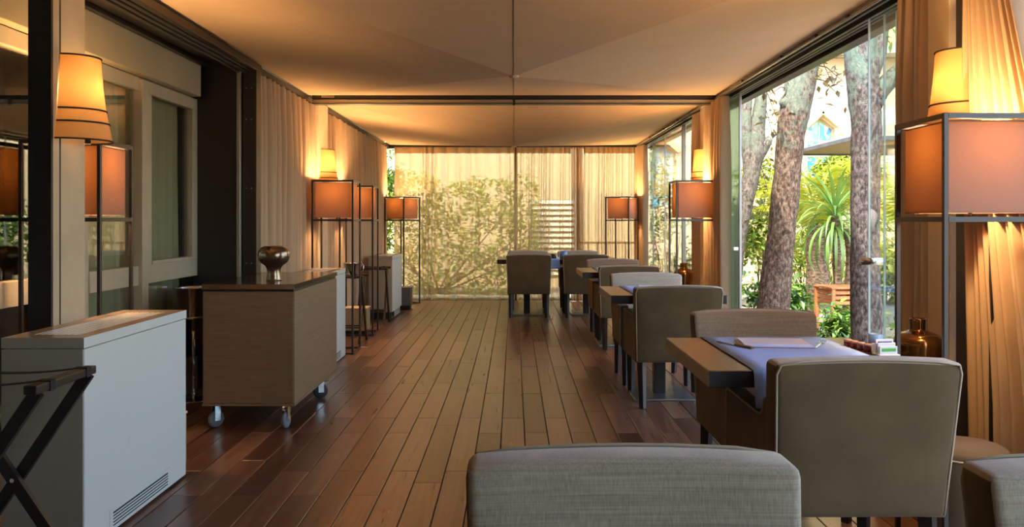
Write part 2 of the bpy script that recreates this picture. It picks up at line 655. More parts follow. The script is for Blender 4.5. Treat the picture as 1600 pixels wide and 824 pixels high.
def bar(bm, p, q, w, h, side=None):
    """A straight bar of rectangular section w x h between two points; `side` is the direction that w lies along."""
    p, q = Vector(p), Vector(q)
    d = (q - p).normalized()
    s = Vector(side) if side else (Vector((0, 0, 1)) if abs(d.z) < 0.9 else Vector((1, 0, 0)))
    s = (s - d * s.dot(d)).normalized()
    t = d.cross(s)
    vv = []
    for c in (p, q):
        for a, b in ((-1, -1), (1, -1), (1, 1), (-1, 1)):
            vv.append(bm.verts.new(c + s * (a * w / 2) + t * (b * h / 2)))
    for f in ((3, 2, 1, 0), (4, 5, 6, 7), (0, 1, 5, 4), (1, 2, 6, 5), (2, 3, 7, 6), (3, 0, 4, 7)):
        bm.faces.new([vv[i] for i in f])
    return bm


def lathe(bm, prof, n=40, a0=0.0, a1=2 * math.pi, cap=False):
    full = abs((a1 - a0) - 2 * math.pi) < 1e-6
    m_ = n if full else n + 1
    rows = []
    for r, z in prof:
        rows.append([bm.verts.new((r * math.cos(a0 + (a1 - a0) * k / n), r * math.sin(a0 + (a1 - a0) * k / n), z)) for k in range(m_)])
    for a, b in zip(rows, rows[1:]):
        for k in range(n):
            k2 = (k + 1) % m_
            bm.faces.new((a[k], a[k2], b[k2], b[k]))
    if cap:
        bm.faces.new(rows[0][::-1])
        bm.faces.new(rows[-1])
    return bm


def smooth_profile(pts, k=6):
    """Catmull-Rom through (r, z) points."""
    out = []
    P_ = [pts[0]] + list(pts) + [pts[-1]]
    for i in range(1, len(P_) - 2):
        for s in range(k):
            t = s / k
            q = []
            for a in (0, 1):
                p0, p1, p2, p3 = P_[i - 1][a], P_[i][a], P_[i + 1][a], P_[i + 2][a]
                q.append(0.5 * ((2 * p1) + (-p0 + p2) * t + (2 * p0 - 5 * p1 + 4 * p2 - p3) * t * t + (-p0 + 3 * p1 - 3 * p2 + p3) * t ** 3))
            out.append((max(0.0005, q[0]), q[1]))
    out.append(pts[-1])
    return out


def copy_tree(o, parent=None):
    c = o.copy()
    C.objects.link(c)
    if parent is not None:
        c.parent = parent
        c.matrix_parent_inverse = o.matrix_parent_inverse.copy()
    for ch in list(o.children):
        if ch.name.split('.')[0] == 'light' and False:
            continue
        copy_tree(ch, c)
    return c


def point_light(parent, loc, power, col, r=0.04):
    l = bpy.data.lights.new('lamp_light', 'POINT')
    l.energy = power
    l.color = col
    l.shadow_soft_size = r
    o = bpy.data.objects.new('lamp_light', l)
    C.objects.link(o)
    o.parent = parent
    o.location = loc
    return o


def at(px, py, Y):
    return Vector(((px - 803) * Y / F, Y, EYE + (345 - py) * Y / F))


# ================================================================== STRUCTURE
XL, XR = -2.05, 2.05
YB = (-2.44, 3.16, 8.76, 14.36)      # bays
ZC = 2.615

# ---- floor: subfloor + planks
fl = struct('floor')
box('subfloor', -2.75, 2.25, -2.6, 14.5, -0.12, -0.022, 'subfloor', fl)
PW, PL = 0.1446, 1.23
bm = BM()
bx(bm, -PW / 2 + 0.0022, PW / 2 - 0.0022, -PL / 2 + 0.0016, PL / 2 - 0.0016, -0.021, 0.0, 0.0022, 1)
plank_me = mesh_of(bm, 'plank', 'plank')
near = BM()
count = 0
for k in range(-19, 15):
    xc = 0.066 + (k + 0.5) * PW
    if xc < -2.72 or xc > 2.22:
        continue
    start = 5.41 if k % 2 == 0 else 5.82
    if k % 7 == 3:
        start += 0.2
    for n in range(-8, 9):
        y0 = start + n * PL
        y1 = y0 + PL
        if y1 < -2.5 or y0 > 14.42:
            continue
        if xc < -2.15 and y0 > 6.6:
            continue
        if y1 < 3.4 or (xc > 1.62 and y1 < 4.2):
            bx(near, xc - PW / 2 + 0.0022, xc + PW / 2 - 0.0022, y0 + 0.0016, y1 - 0.0016, -0.021, 0.0)
            continue
        o = link('plank', plank_me, fl, (xc, (y0 + y1) / 2, rnd.uniform(-0.0008, 0.0006)))
        if y1 > 14.42:
            o.location.y -= (y1 - 14.42) / 2
            o.scale.y = (PL - (y1 - 14.42)) / PL
        count += 1
o = obj('plank_field', near, 'plank', fl)
o['kind'] = 'stuff'

# ---- ceiling: three bays, each four stretched cloth triangles drawn down to a low centre
ce = struct('ceiling')
ZA = 2.345
for i in range(3):
    y0, y1 = YB[i] + 0.03, YB[i + 1] - 0.03
    if i == 2:
        y1 = 14.40
    a = (XL - 0.03, y0, ZC)
    b = (XR + 0.03, y0, ZC)
    c = (XR + 0.03, y1, ZC)
    d = (XL - 0.03, y1, ZC)
    m_ = (0, (y0 + y1) / 2, ZA)
    for tri in ((a, b, m_), (b, c, m_), (c, d, m_), (d, a, m_)):
        vs_ = [Vector(p) for p in tri]
        up = Vector((0, 0, 0.02))
        data('ceiling_panel', [tuple(v) for v in vs_] + [tuple(v + up) for v in vs_],
             [(0, 1, 2), (5, 4, 3), (0, 3, 4, 1), (1, 4, 5, 2), (2, 5, 3, 0)], 'ceil', ce)
    bm = BM()
    bx(bm, -0.002, 0.002, y0, (y0 + y1) / 2, ZC - 0.004, ZC + 0.001)
    for v in bm.verts:
        t = (v.co.y - y0) / ((y1 - y0) / 2)
        v.co.z += (ZA - ZC) * t
    bx(bm, -0.002, 0.002, (y0 + y1) / 2, y1, ZC - 0.004, ZC + 0.001)
    for v in bm.verts:
        if v.co.y > (y0 + y1) / 2 + 0.01:
            pass
    for f in list(bm.faces)[6:]:
        for v in f.verts:
            if abs(v.co.y - (y0 + y1) / 2) < 1e-6 and v.co.z > ZA + 0.1:
                v.co.z += ZA - ZC
    obj('ceiling_seam', bm, 'seam', ce)
    # covered button at the low centre
    bm = BM()
    lathe(bm, [(0.0005, ZA - 0.012), (0.03, ZA - 0.010), (0.035, ZA), (0.034, ZA + 0.01)], 16)
    obj('ceiling_button', bm, 'ceil', ce, True, (0, (y0 + y1) / 2, 0))
box('roof_slab', -4.2, 2.32, -2.6, 14.5, ZC + 0.06, ZC + 0.2, 'dark', ce)

# cross beams between bays
for i, yb in enumerate((3.16, 8.76)):
    be = struct('trim_%d' % (i + 1))
    box('beam_body', XL, XR, yb - 0.06, yb + 0.06, 2.575, ZC + 0.01, 'dark', be, 0.004)
    box('beam_channel', XL, XR, yb - 0.05, yb + 0.05, 2.535, 2.574, 'alu', be, 0.004)
    box('beam_lip', XL, XR, yb - 0.065, yb + 0.065, 2.528, 2.534, 'black', be)
    if i == 1:
        box('joint_clip', -0.012, 0.012, yb - 0.075, yb - 0.052, 2.51, 2.58, 'black', be)
        box('end_block', -1.95, -1.82, yb - 0.072, yb - 0.061, 2.585, 2.61, 'unittop', be)

# ---- right-hand glazing: soffit, head, sill, glass leaves
XG = 2.18
tr = struct('trim_3')
box('soffit_board', XR + 0.01, XG + 0.05, -2.5, 14.45, 2.588, 2.62, 'greyframe', tr)
for k, dx in enumerate((-0.055, -0.02, 0.015)):
    box('head_channel', XG + dx - 0.012, XG + dx + 0.012, -2.5, 14.45, 2.545 - 0.0 * k, 2.586, 'bronze', tr)
box('head_fascia', XR + 0.012, XR + 0.03, -2.5, 14.45, 2.56, 2.587, 'dark', tr)
box('floor_channel', XG - 0.07, XG + 0.05, -2.5, 14.45, -0.02, 0.012, 'bronze', tr)
box('outer_header', XG + 0.05, XG + 0.14, -2.5, 14.45, 2.52, 2.68, 'dark', tr)


def glass_leaf(parent, y0, y1, x, m='glass', edge=True):
    box('pane', x - 0.005, x + 0.005, y0, y1, 0.014, 2.544, m, parent)
    if edge:
        for y in (y0, y1):
            box('edge_strip', x - 0.0058, x + 0.0058, y - 0.0025, y + 0.0025, 0.014, 2.544, 'glassedge', parent)


w2 = struct('window_2')             # opened leaves stacked beside the near pillar
for k, (y0, y1, x) in enumerate(((4.30, 5.13, XG - 0.055), (4.30, 5.00, XG - 0.02), (4.30, 4.92, XG + 0.015))):
    glass_leaf(w2, y0, y1, x)
bm = BM()
ring_tube(bm, [(XG - 0.13, 5.06, 1.10), (XG - 0.0, 5.06, 1.10)], 0.022, 14)
obj('leaf_knob', bm, 'chrome', w2, True)
w3 = struct('window_3')             # leaves pushed to the second pillar
glass_leaf(w3, 8.07, 9.0, XG - 0.055, 'glassgreen')
glass_leaf(w3, 8.16, 9.0, XG - 0.02, 'glassgreen')
box('edge_post', XG - 0.066, XG - 0.044, 8.045, 8.066, 0.014, 2.544, 'steel', w3, 0.004)
box('leaf_handle', XG - 0.12, XG - 0.075, 8.04, 8.06, 1.06, 1.09, 'chrome', w3, 0.003)
w4 = struct('window_4')             # closed leaves of the far bay
for y0, y1 in ((9.55, 10.9), (10.92, 12.25), (12.27, 13.3), (13.32, 14.3)):
    glass_leaf(w4, y0, y1, XG - 0.02, 'glass')
box('edge_post', XG - 0.045, XG + 0.005, 10.885, 10.935, 0.014, 2.544, 'alu', w4, 0.004)
box('edge_post', XG - 0.045, XG + 0.005, 14.25, 14.32, 0.014, 2.544, 'dark', w4, 0.004)
w5 = struct('window_5')             # near bay beside the camera
for y0, y1 in ((-2.4, -1.1), (-1.08, 0.3), (0.32, 1.6)):
    glass_leaf(w5, y0, y1, XG - 0.02, 'glass')

# ---- pillars
tp = struct('trim_4')
box('pillar_face', 2.06, 2.24, 4.06, 4.27, 0.0, 2.59, 'cream', tp, 0.004)
box('pillar_face', 2.06, 2.24, 3.70, 4.00, 0.0, 2.59, 'bronze', tp, 0.004)
tp = struct('trim_5')
box('pillar_face', 2.06, 2.24, 9.05, 9.50, 0.0, 2.59, 'cream', tp, 0.004)
tp = struct('trim_6')
box('pillar_face', -2.24, -2.06, 9.05, 9.50, 0.0, 2.60, 'cream', tp, 0.004)
tp = struct('trim_7')               # pillar that carries the near sconce
bm = BM()
bx(bm, -2.147, -2.05, 3.81, 4.10, 0.0, 2.60, 0.003)
obj('pillar_face', bm, 'greyframe', tp)
box('pillar_front_shade', -2.150, -2.048, 3.795, 3.812, 0.0, 2.60, 'black', tp)  # black sheet painting the shade on the front of the grey post
box('pillar_groove', -2.052, -2.0485, 3.868, 3.878, 0.0, 2.60, 'black', tp)

# ---- left: window recess, return wall, jamb, head tracks
XW = -2.55
wl = struct('wall_left')
box('return_panel', XW - 0.2, -2.19, 6.83, 6.93, 0.0, 2.60, 'dark', wl, 0.003)
box('jamb_strip', -2.20, -2.17, 6.80, 6.84, 0.0, 2.60, 'alu', wl, 0.004)
box('jamb_panel', -2.185, -2.06, 6.86, 6.98, 0.0, 2.60, 'dark', wl, 0.003)
bm = BM()
for z in (0.4, 1.0, 1.6, 2.15, 2.4):
    for x in (-2.10, -2.14):
        bx(bm, x - 0.004, x + 0.004, 6.855, 6.861, z - 0.004, z + 0.004)
obj('screw_heads', bm, 'alu', wl)
for k, (xa, xb, zb) in enumerate(((-2.10, XL - 0.002, 2.545), (-2.135, -2.105, 2.535), (-2.17, -2.14, 2.525), (-2.205, -2.175, 2.515))):
    box('head_track', xa, xb, -2.5, 6.98, zb, 2.60, 'bronze' if k == 0 else 'dark', wl, 0.003)
box('recess_soffit', XW - 0.1, -2.206, -2.5, 6.9, 2.59, 2.62, 'dark', wl)
box('upper_ledge', XW - 0.05, -2.42, 4.80, 6.80, 2.555, 2.588, 'dark', wl, 0.004)
# wall strip between the two windows, low plinth
box('wall_strip', XW - 0.1, XW + 0.02, 5.01, 5.10, 0.0, 2.58, 'greyframe', wl)
box('plinth', XW - 0.1, XW + 0.03, -2.5, 6.83, 0.0, 0.16, 'greyframe', wl)
# outer glazed side of the curtained bays, hidden by curtains but there
wlo = struct('window_6')
for y0, y1 in ((7.0, 9.0), (9.52, 11.8), (11.82, 14.3)):
    glass_leaf(wlo, y0, y1, -2.25, 'glass')
box('head_channel', -2.30, -2.20, 6.98, 14.45, 2.50, 2.60, 'bronze', wlo)


def shutter_box(parent, y0, y1):
    box('shutter_box', XW - 0.02, -2.45, y0, y1, 2.31, 2.555, 'boxgrey', parent, 0.004)


w1 = struct('window_1')
shutter_box(w1, 4.85, 6.715)
# frame of the double window Y 5.10-6.83
box('frame_head', XW - 0.03, XW + 0.03, 5.10, 6.83, 2.215, 2.305, 'greyframe', w1, 0.004)
box('frame_transom', XW - 0.03, XW + 0.03, 5.10, 6.83, 0.905, 1.035, 'greyframe', w1, 0.004)
box('frame_base', XW - 0.03, XW + 0.03, 5.10, 6.83, 0.16, 0.26, 'greyframe', w1, 0.004)
box('mullion', XW - 0.03, XW + 0.055, 5.76, 5.86, 0.16, 2.29, 'greyframe', w1, 0.004)
box('sash_stile', XW - 0.02, XW + 0.03, 5.86, 5.97, 1.035, 2.215, 'greyframe', w1, 0.004)
box('sash_stile', XW - 0.02, XW + 0.03, 6.73, 6.83, 1.035, 2.215, 'greyframe', w1, 0.004)
box('sash_rail', XW - 0.02, XW + 0.035, 5.97, 6.73, 1.035, 1.06, 'greyframe', w1, 0.004)
for y0, y1, z0, z1 in ((5.10, 5.76, 1.035, 2.215), (5.97, 6.73, 1.06, 2.215), (5.10, 5.76, 0.26, 0.905), (5.86, 6.83, 0.26, 0.905)):
    box('pane', XW - 0.012, XW - 0.004, y0, y1, z0, z1, 'glassdark', w1)
w7 = struct('window_7')
shutter_box(w7, -2.4, 4.75)
box('frame_head', XW - 0.03, XW + 0.03, -2.4, 5.01, 2.215, 2.305, 'greyframe', w7, 0.004)
box('frame_transom', XW - 0.03, XW + 0.03, -2.4, 5.01, 0.905, 1.035, 'greyframe', w7, 0.004)
box('frame_base', XW - 0.03, XW + 0.03, -2.4, 5.01, 0.16, 0.26, 'greyframe', w7, 0.004)
for y in (-2.4, 0.0, 2.3):
    box('mullion', XW - 0.03, XW + 0.05, y, y + 0.09, 0.16, 2.29, 'greyframe', w7, 0.004)
for y0, y1 in ((-2.3, 0.0), (0.09, 2.3), (2.39, 5.01)):
    box('pane', XW - 0.012, XW - 0.004, y0, y1, 1.035, 2.215, 'glassdark', w7)
    box('pane', XW - 0.012, XW - 0.004, y0, y1, 0.26, 0.905, 'glassdark', w7)
# dim room behind those windows
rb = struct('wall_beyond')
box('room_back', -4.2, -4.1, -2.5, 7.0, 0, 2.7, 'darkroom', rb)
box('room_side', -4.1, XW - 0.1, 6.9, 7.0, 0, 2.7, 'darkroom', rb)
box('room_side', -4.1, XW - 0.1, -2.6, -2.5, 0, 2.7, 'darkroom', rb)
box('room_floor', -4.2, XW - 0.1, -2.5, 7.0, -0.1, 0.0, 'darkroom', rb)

# back of the room, behind the camera
wb = struct('wall_back')
box('back_panel', -2.75, 2.25, -2.62, -2.5, 0.0, 2.65, 'cream', wb)

# far glazed end
w8 = struct('window_8')
YF = 14.5
for x0, x1 in ((-2.05, -1.2), (-1.18, 0.0), (0.08, 1.05), (1.12, 2.1)):
    box('pane', x0, x1, YF - 0.004, YF + 0.004, 0.02, 2.56, 'glass', w8)
box('mullion', 0.0, 0.06, YF - 0.03, YF + 0.03, 0.0, 2.58, 'bronze', w8)
box('mullion', 1.06, 1.11, YF - 0.03, YF + 0.03, 0.0, 2.58, 'bronze', w8)
box('frame_head', -2.2, 2.2, YF - 0.04, YF + 0.04, 2.56, 2.66, 'dark', w8)
box('frame_base', -2.2, 2.2, YF - 0.04, YF + 0.04, -0.02, 0.03, 'dark', w8)


# ================================================================== CURTAINS
def curtain(name, p0, p1, pitch, amp, z0, z1, m, label, cat='curtain', group=None, band=None, puddle=0.0, fan=None, irregular=0.25, seed=1,
            rows=14, nsub=8, side=1):
    """Pleated cloth hung between p0 and p1 (plan points)."""
    r = random.Random(seed)
    p0, p1 = Vector((p0[0], p0[1], 0)), Vector((p1[0], p1[1], 0))
    d = p1 - p0
    Ln = d.length
    d.normalize()
    nrm = Vector((-d.y, d.x, 0)) * side
    np_ = max(2, round(Ln / pitch))
    us, ph, am = [], [], []
    edges = [0.0]
    for i in range(np_):
        edges.append(edges[-1] + 1 + r.uniform(-irregular, irregular))
    tot = edges[-1]
    for i in range(np_):
        a_i = amp * (1 + r.uniform(-irregular, irregular))
        for s in range(nsub):
            t = s / nsub
            us.append((edges[i] + (edges[i + 1] - edges[i]) * t) / tot * Ln)
            ph.append(2 * math.pi * (i + t))
            am.append(a_i)
    us.append(Ln)
    ph.append(2 * math.pi * np_)
    am.append(amp)
    verts, faces = [], []
    for j in range(rows + 1):
        tz = j / rows
        z = z1 + (z0 - z1) * tz
        for i, u in enumerate(us):
            a = am[i] * (0.75 + 0.25 * min(1, tz * 5)) * (1 + 0.15 * math.sin(3 * tz + i * 0.31))
            wob = 0.012 * noise.noise(Vector((u * 1.3 + seed, tz * 2.2, seed * 3.1))) * min(1, tz * 3)
            sn = math.sin(ph[i])
            off = -a * ((2 * abs(math.sin(ph[i] / 2)) ** 0.8 - 1) + 0.12 * sn) + wob
            uu = u + 0.35 * pitch * noise.noise(Vector((u * 0.9, tz * 1.4, seed))) * tz
            if fan:
                uu = fan(uu / Ln, tz) * Ln
            if puddle and tz > 0.96:
                off += puddle * (0.5 + 0.5 * math.sin(ph[i] * 0.5 + seed))
            q = p0 + d * uu + nrm * off
            verts.append((q.x, q.y, z))
    w = len(us)
    for j in range(rows):
        for i in range(w - 1):
            faces.append((j * w + i, j * w + i + 1, (j + 1) * w + i + 1, (j + 1) * w + i))
    if band:
        root = thing(name, label, cat, group=group)
        data('cloth', verts, faces, m, root, True)
        bv = [(x, y - 0.004, z) for x, y, z in verts[:w]] + [(x, y - 0.004, z1 - 0.10) for x, y, z in verts[:w]]
        bf = [(i, i + 1, w + i + 1, w + i) for i in range(w - 1)]
        data('heading_band', bv, bf, band, root, True)
        return root
    o = data(name, verts, faces, m, None, True)
    tag(o, label, cat, group)
    return o


# left, opaque
curtain('curtain', (-2.13, 7.04), (-2.13, 9.10), 0.140, 0.056, 0.015, 2.555, 'curtain',
        'tan pleated curtain behind the rolling cart, beside the dark jamb', seed=3)
curtain('curtain', (-2.13, 9.44), (-2.13, 14.18), 0.140, 0.055, 0.015, 2.555, 'curtain',
        'long tan pleated curtain running on to the far corner, behind the luggage racks', seed=5)
# far sheers
YS = 14.28
curtain('sheer_curtain', (-1.99, YS), (0.02, YS), 0.17, 0.030, 0.012, 2.56, 'sheer',
        'wide sheer voile curtain in front of the green hedge', band='sheerband', puddle=0.05, seed=2, irregular=0.5, nsub=10)
curtain('sheer_curtain', (0.035, YS + 0.01), (0.95, YS + 0.01), 0.105, 0.034, 0.012, 2.56, 'sheer',
        'sheer curtain with narrow folds in front of the white louvre', band='sheerband', puddle=0.05, seed=9, irregular=0.4)
curtain('sheer_curtain', (0.95, YS - 0.03), (1.15, YS - 0.03), 0.045, 0.035, 0.012, 2.56, 'sheerdense',
        'gathered bunch of sheer curtain between the two far panes', seed=4, irregular=0.3)
curtain('sheer_curtain', (1.16, YS + 0.01), (2.03, YS + 0.01), 0.100, 0.034, 0.012, 2.56, 'sheer',
        'sheer curtain with narrow folds behind the lamp at the far glazed corner', band='sheerband', puddle=0.04, seed=6, irregular=0.4)
# right: bunches beside the pillars
curtain('curtain', (2.09, 13.62), (2.03, 14.2), 0.10, 0.05, 0.015, 2.55, 'curtain',
        'tan curtain bunch in the corner of the glazed side and the far sheers', seed=11, side=-1)
curtain('curtain', (2.08, 9.50), (2.08, 9.82), 0.085, 0.05, 0.015, 2.55, 'curtain',
        'narrow brown curtain bunch beyond the second pillar sconce', seed=12, side=-1)
curtain('curtain', (2.05, 8.30), (2.03, 9.04), 0.105, 0.055, 0.015, 2.55, 'curtain',
        'tan curtain bunch hung over the folded glass leaves behind the mid room lamp', seed=13, side=-1)
curtain('curtain', (2.09, 4.30), (2.09, 4.62), 0.075, 0.05, 0.015, 2.55, 'curtain',
        'brown curtain bunch between the garden opening and the near pillar', seed=14, side=-1)
curtain('curtain', (2.04, 3.82), (2.12, 3.00), 0.062, 0.042, 0.015, 2.55, 'curtain',
        'wide tan curtain spreading in folds behind the big square lamp', seed=15, side=1,
        fan=lambda u, t: u * (0.25 + 0.75 * min(1, t * 1.3)) + (-0.03 + 0.02 * t) * (1 - u))

curtain('curtain', (-2.67, 5.14), (-2.67, 6.72), 0.13, 0.045, 0.05, 2.45, 'greencurtain',
        'pale sage curtain hanging behind the grey framed window', seed=17, side=-1)
curtain('curtain', (-2.70, 3.6), (-2.70, 4.3), 0.13, 0.045, 0.05, 2.45, 'greencurtain',
        'sage curtain behind the window pane beside the sconce pillar', seed=18, side=-1)
curtain('curtain', (2.09, -2.4), (2.09, -0.9), 0.15, 0.05, 0.015, 2.55, 'curtain',
        'tan curtain added over the glass beside the viewpoint to cut daylight, out of sight', seed=19, side=-1)  # unseen curtain, added to hold back daylight from the near glass
# rails for the curtains
def rail(label, p0, p1, brackets):
    root = thing('curtain_rail', label, 'rail')
    bm = BM()
    ring_tube(bm, [p0, p1], 0.010, 8)
    obj('rail_bar', bm, 'alu', root, True)
    for y in brackets:
        box('bracket', p0[0] - 0.02, p0[0] + 0.02, y - 0.015, y + 0.015, p0[2], ZC - 0.028, 'black', root)


rail('thin pale curtain rail over the garden opening', (2.035, 2.2, 2.572), (2.035, 8.66, 2.572), (5.2, 5.75, 6.5, 7.6))
rail('thin pale curtain rail over the glass of the far bay', (2.035, 8.86, 2.572), (2.035, 14.2, 2.572), (9.9, 10.6, 11.6, 12.8))
box('curtain_rail', -2.115, -2.085, 7.0, 14.25, 2.558, 2.60, 'black')
tag(bpy.data.objects['curtain_rail.002'], 'black curtain track above the tan pleated curtains', 'rail')
box('curtain_rail', -2.0, 2.04, YS - 0.02, YS + 0.03, 2.562, 2.605, 'black')
tag(bpy.data.objects['curtain_rail.003'], 'black curtain track above the far sheer curtains', 'rail')


# ================================================================== LAMPS
WARM = (1.0, 0.61, 0.27)


def floor_lamp(x0, y0, label, rz=0.0, side=0.42, power=FLOOR_LAMP_W, H=1.748, block=None):
    """Square steel frame with an inset cloth shade. (x0, y0): plan corner nearest the camera's lower left."""
    root = thing('floor_lamp', label, 'lamp', (x0, y0, 0), rz, 'square frame floor lamps')
    t = 0.0095
    s = side
    for x in (t, s - t):
        for y in (t, s - t):
            box('post', x - t, x + t, y - t, y + t, 0.0, H, 'dark', root, 0.002, 1)
    for z, nm in ((H - 0.011, 'top_rail'), (1.345, 'shade_rail'), (0.012, 'base_rail')):
        h = 0.010 if nm != 'base_rail' else 0.008
        for y in (t, s - t):
            box(nm, 2 * t, s - 2 * t, y - 0.010, y + 0.010, z - h, z + h, 'dark', root)
        for x in (t, s - t):
            box(nm, x - 0.010, x + 0.010, 2 * t, s - 2 * t, z - h, z + h, 'dark', root)
    i = 0.032
    z0, z1 = 1.372, H - 0.028
    vv = [(x, y, z) for z in (z0, z1) for x, y in ((i, i), (s - i, i), (s - i, s - i), (i, s - i))]
    sh = data('lamp_shade', vv, [(0, 1, 5, 4), (1, 2, 6, 5), (2, 3, 7, 6), (3, 0, 4, 7)], 'shade', root)
    for z in (z0, z1):
        bm = BM()
        for a, b in (((i, i), (s - i, i)), ((s - i, i), (s - i, s - i)), ((s - i, s - i), (i, s - i)), ((i, s - i), (i, i))):
            bar(bm, (a[0], a[1], z), (b[0], b[1], z), 0.005, 0.005)
        obj('shade_hem', bm, 'shade', root)
    # bulb on a cross arm
    bm = BM()
    bar(bm, (2 * t, s / 2, 1.345), (s - 2 * t, s / 2, 1.345), 0.008, 0.012)
    ring_tube(bm, [(s / 2, s / 2, 1.345), (s / 2, s / 2, 1.52)], 0.008, 8)
    obj('lamp_holder', bm, 'dark', root)
    bm = BM()
    lathe(bm, smooth_profile([(0.001, 1.66), (0.026, 1.645), (0.03, 1.61), (0.016, 1.56), (0.014, 1.525)]), 14)
    obj('bulb', bm, 'bulb', root, True, (s / 2, s / 2, 0))
    point_light(root, (s / 2, s / 2, 1.64), power, WARM, 0.05)
    return root


floor_lamp(-2.475, 4.28, 'tall square frame lamp standing against the window, near the sconce pillar', R(2), 0.405)
floor_lamp(-2.02, 8.55, 'square frame lamp behind the white unit, in front of the tan curtain', 0)
floor_lamp(-2.03, 9.94, 'square frame lamp between two luggage racks, half hidden by the lamp before it', 0, 0.40)
floor_lamp(-1.74, 13.55, 'square frame lamp turned askew in the far corner by the hedge side sheers', R(57), 0.41, H=1.72)
floor_lamp(1.622, 3.235, 'big square frame lamp by the near table and amber vase', 0)
floor_lamp(1.626, 8.60, 'square frame lamp beside the third table, in front of the curtain bunch', 0)
floor_lamp(1.80, 13.42, 'square frame lamp turned askew in the far corner on the glazed side', R(60), 0.41, H=1.72)


def wall_lamp(x, y, z0, side, label):
    """Half-round cloth sconce, flat against the pillar. side=+1: opens towards +X."""
    root = thing('wall_lamp', label, 'lamp', (x, y, z0), 0 if side > 0 else math.pi, 'half round wall lamps')
    H = 0.385
    prof = [(0.166, 0.0), (0.152, 0.08), (0.139, 0.14), (0.126, 0.25), (0.116, H)]
    bm = BM()
    lathe(bm, [(r, z) for r, z in prof], 28, -math.pi / 2, math.pi / 2)
    obj('lamp_shade', bm, 'sconce', root, True)
    for r, z in (prof[0], prof[1], prof[2], prof[-1]):
        bm = BM()
        pts = [(r * math.cos(a) + 0.002, r * math.sin(a), z) for a in [(-math.pi / 2 + math.pi * k / 28) for k in range(29)]]
        ring_tube(bm, pts, 0.0042, 6)
        obj('trim_band', bm, 'trim', root, True)
    box('back_plate', 0.0, 0.006, -0.05, 0.05, 0.06, 0.32, 'cream', root)
    bm = BM()
    bar(bm, (0.006, 0, 0.17), (0.07, 0, 0.17), 0.014, 0.014)
    obj('lamp_holder', bm, 'alu', root)
    bm = BM()
    lathe(bm, smooth_profile([(0.001, 0.29), (0.022, 0.275), (0.027, 0.245), (0.014, 0.20), (0.012, 0.17)]), 14)
    obj('bulb', bm, 'bulb', root, True, (0.07, 0, 0))
    point_light(root, (0.07, 0, 0.25), SCONCE_W, WARM, 0.03)
    return root


wall_lamp(-2.047, 3.985, 1.71, 1, 'amber half round wall lamp on the pillar above the white unit')
wall_lamp(-2.059, 9.27, 1.72, 1, 'amber half round wall lamp in the gap between the two tan pleated curtains')
wall_lamp(2.059, 3.93, 1.73, -1, 'amber half round wall lamp half hidden by the wide curtain')
wall_lamp(2.059, 9.22, 1.72, -1, 'amber half round wall lamp on the second pillar by the garden glass')


# ================================================================== CHAIRS
CW, CDP, CH, CB = 0.63, 0.71, 0.88, 0.325


def subdiv_box(bm, x0, x1, y0, y1, z0, z1, bev, cuts=5):
    bx(bm, x0, x1, y0, y1, z0, z1)
    es = bm.edges[:]
    bmesh.ops.bevel(bm, geom=es, offset=bev, segments=3, affect='EDGES', profile=0.5)
    long_ = [e for e in bm.edges if e.calc_length() > 0.12]
    bmesh.ops.subdivide_edges(bm, edges=long_, cuts=cuts, use_grid_fill=True)


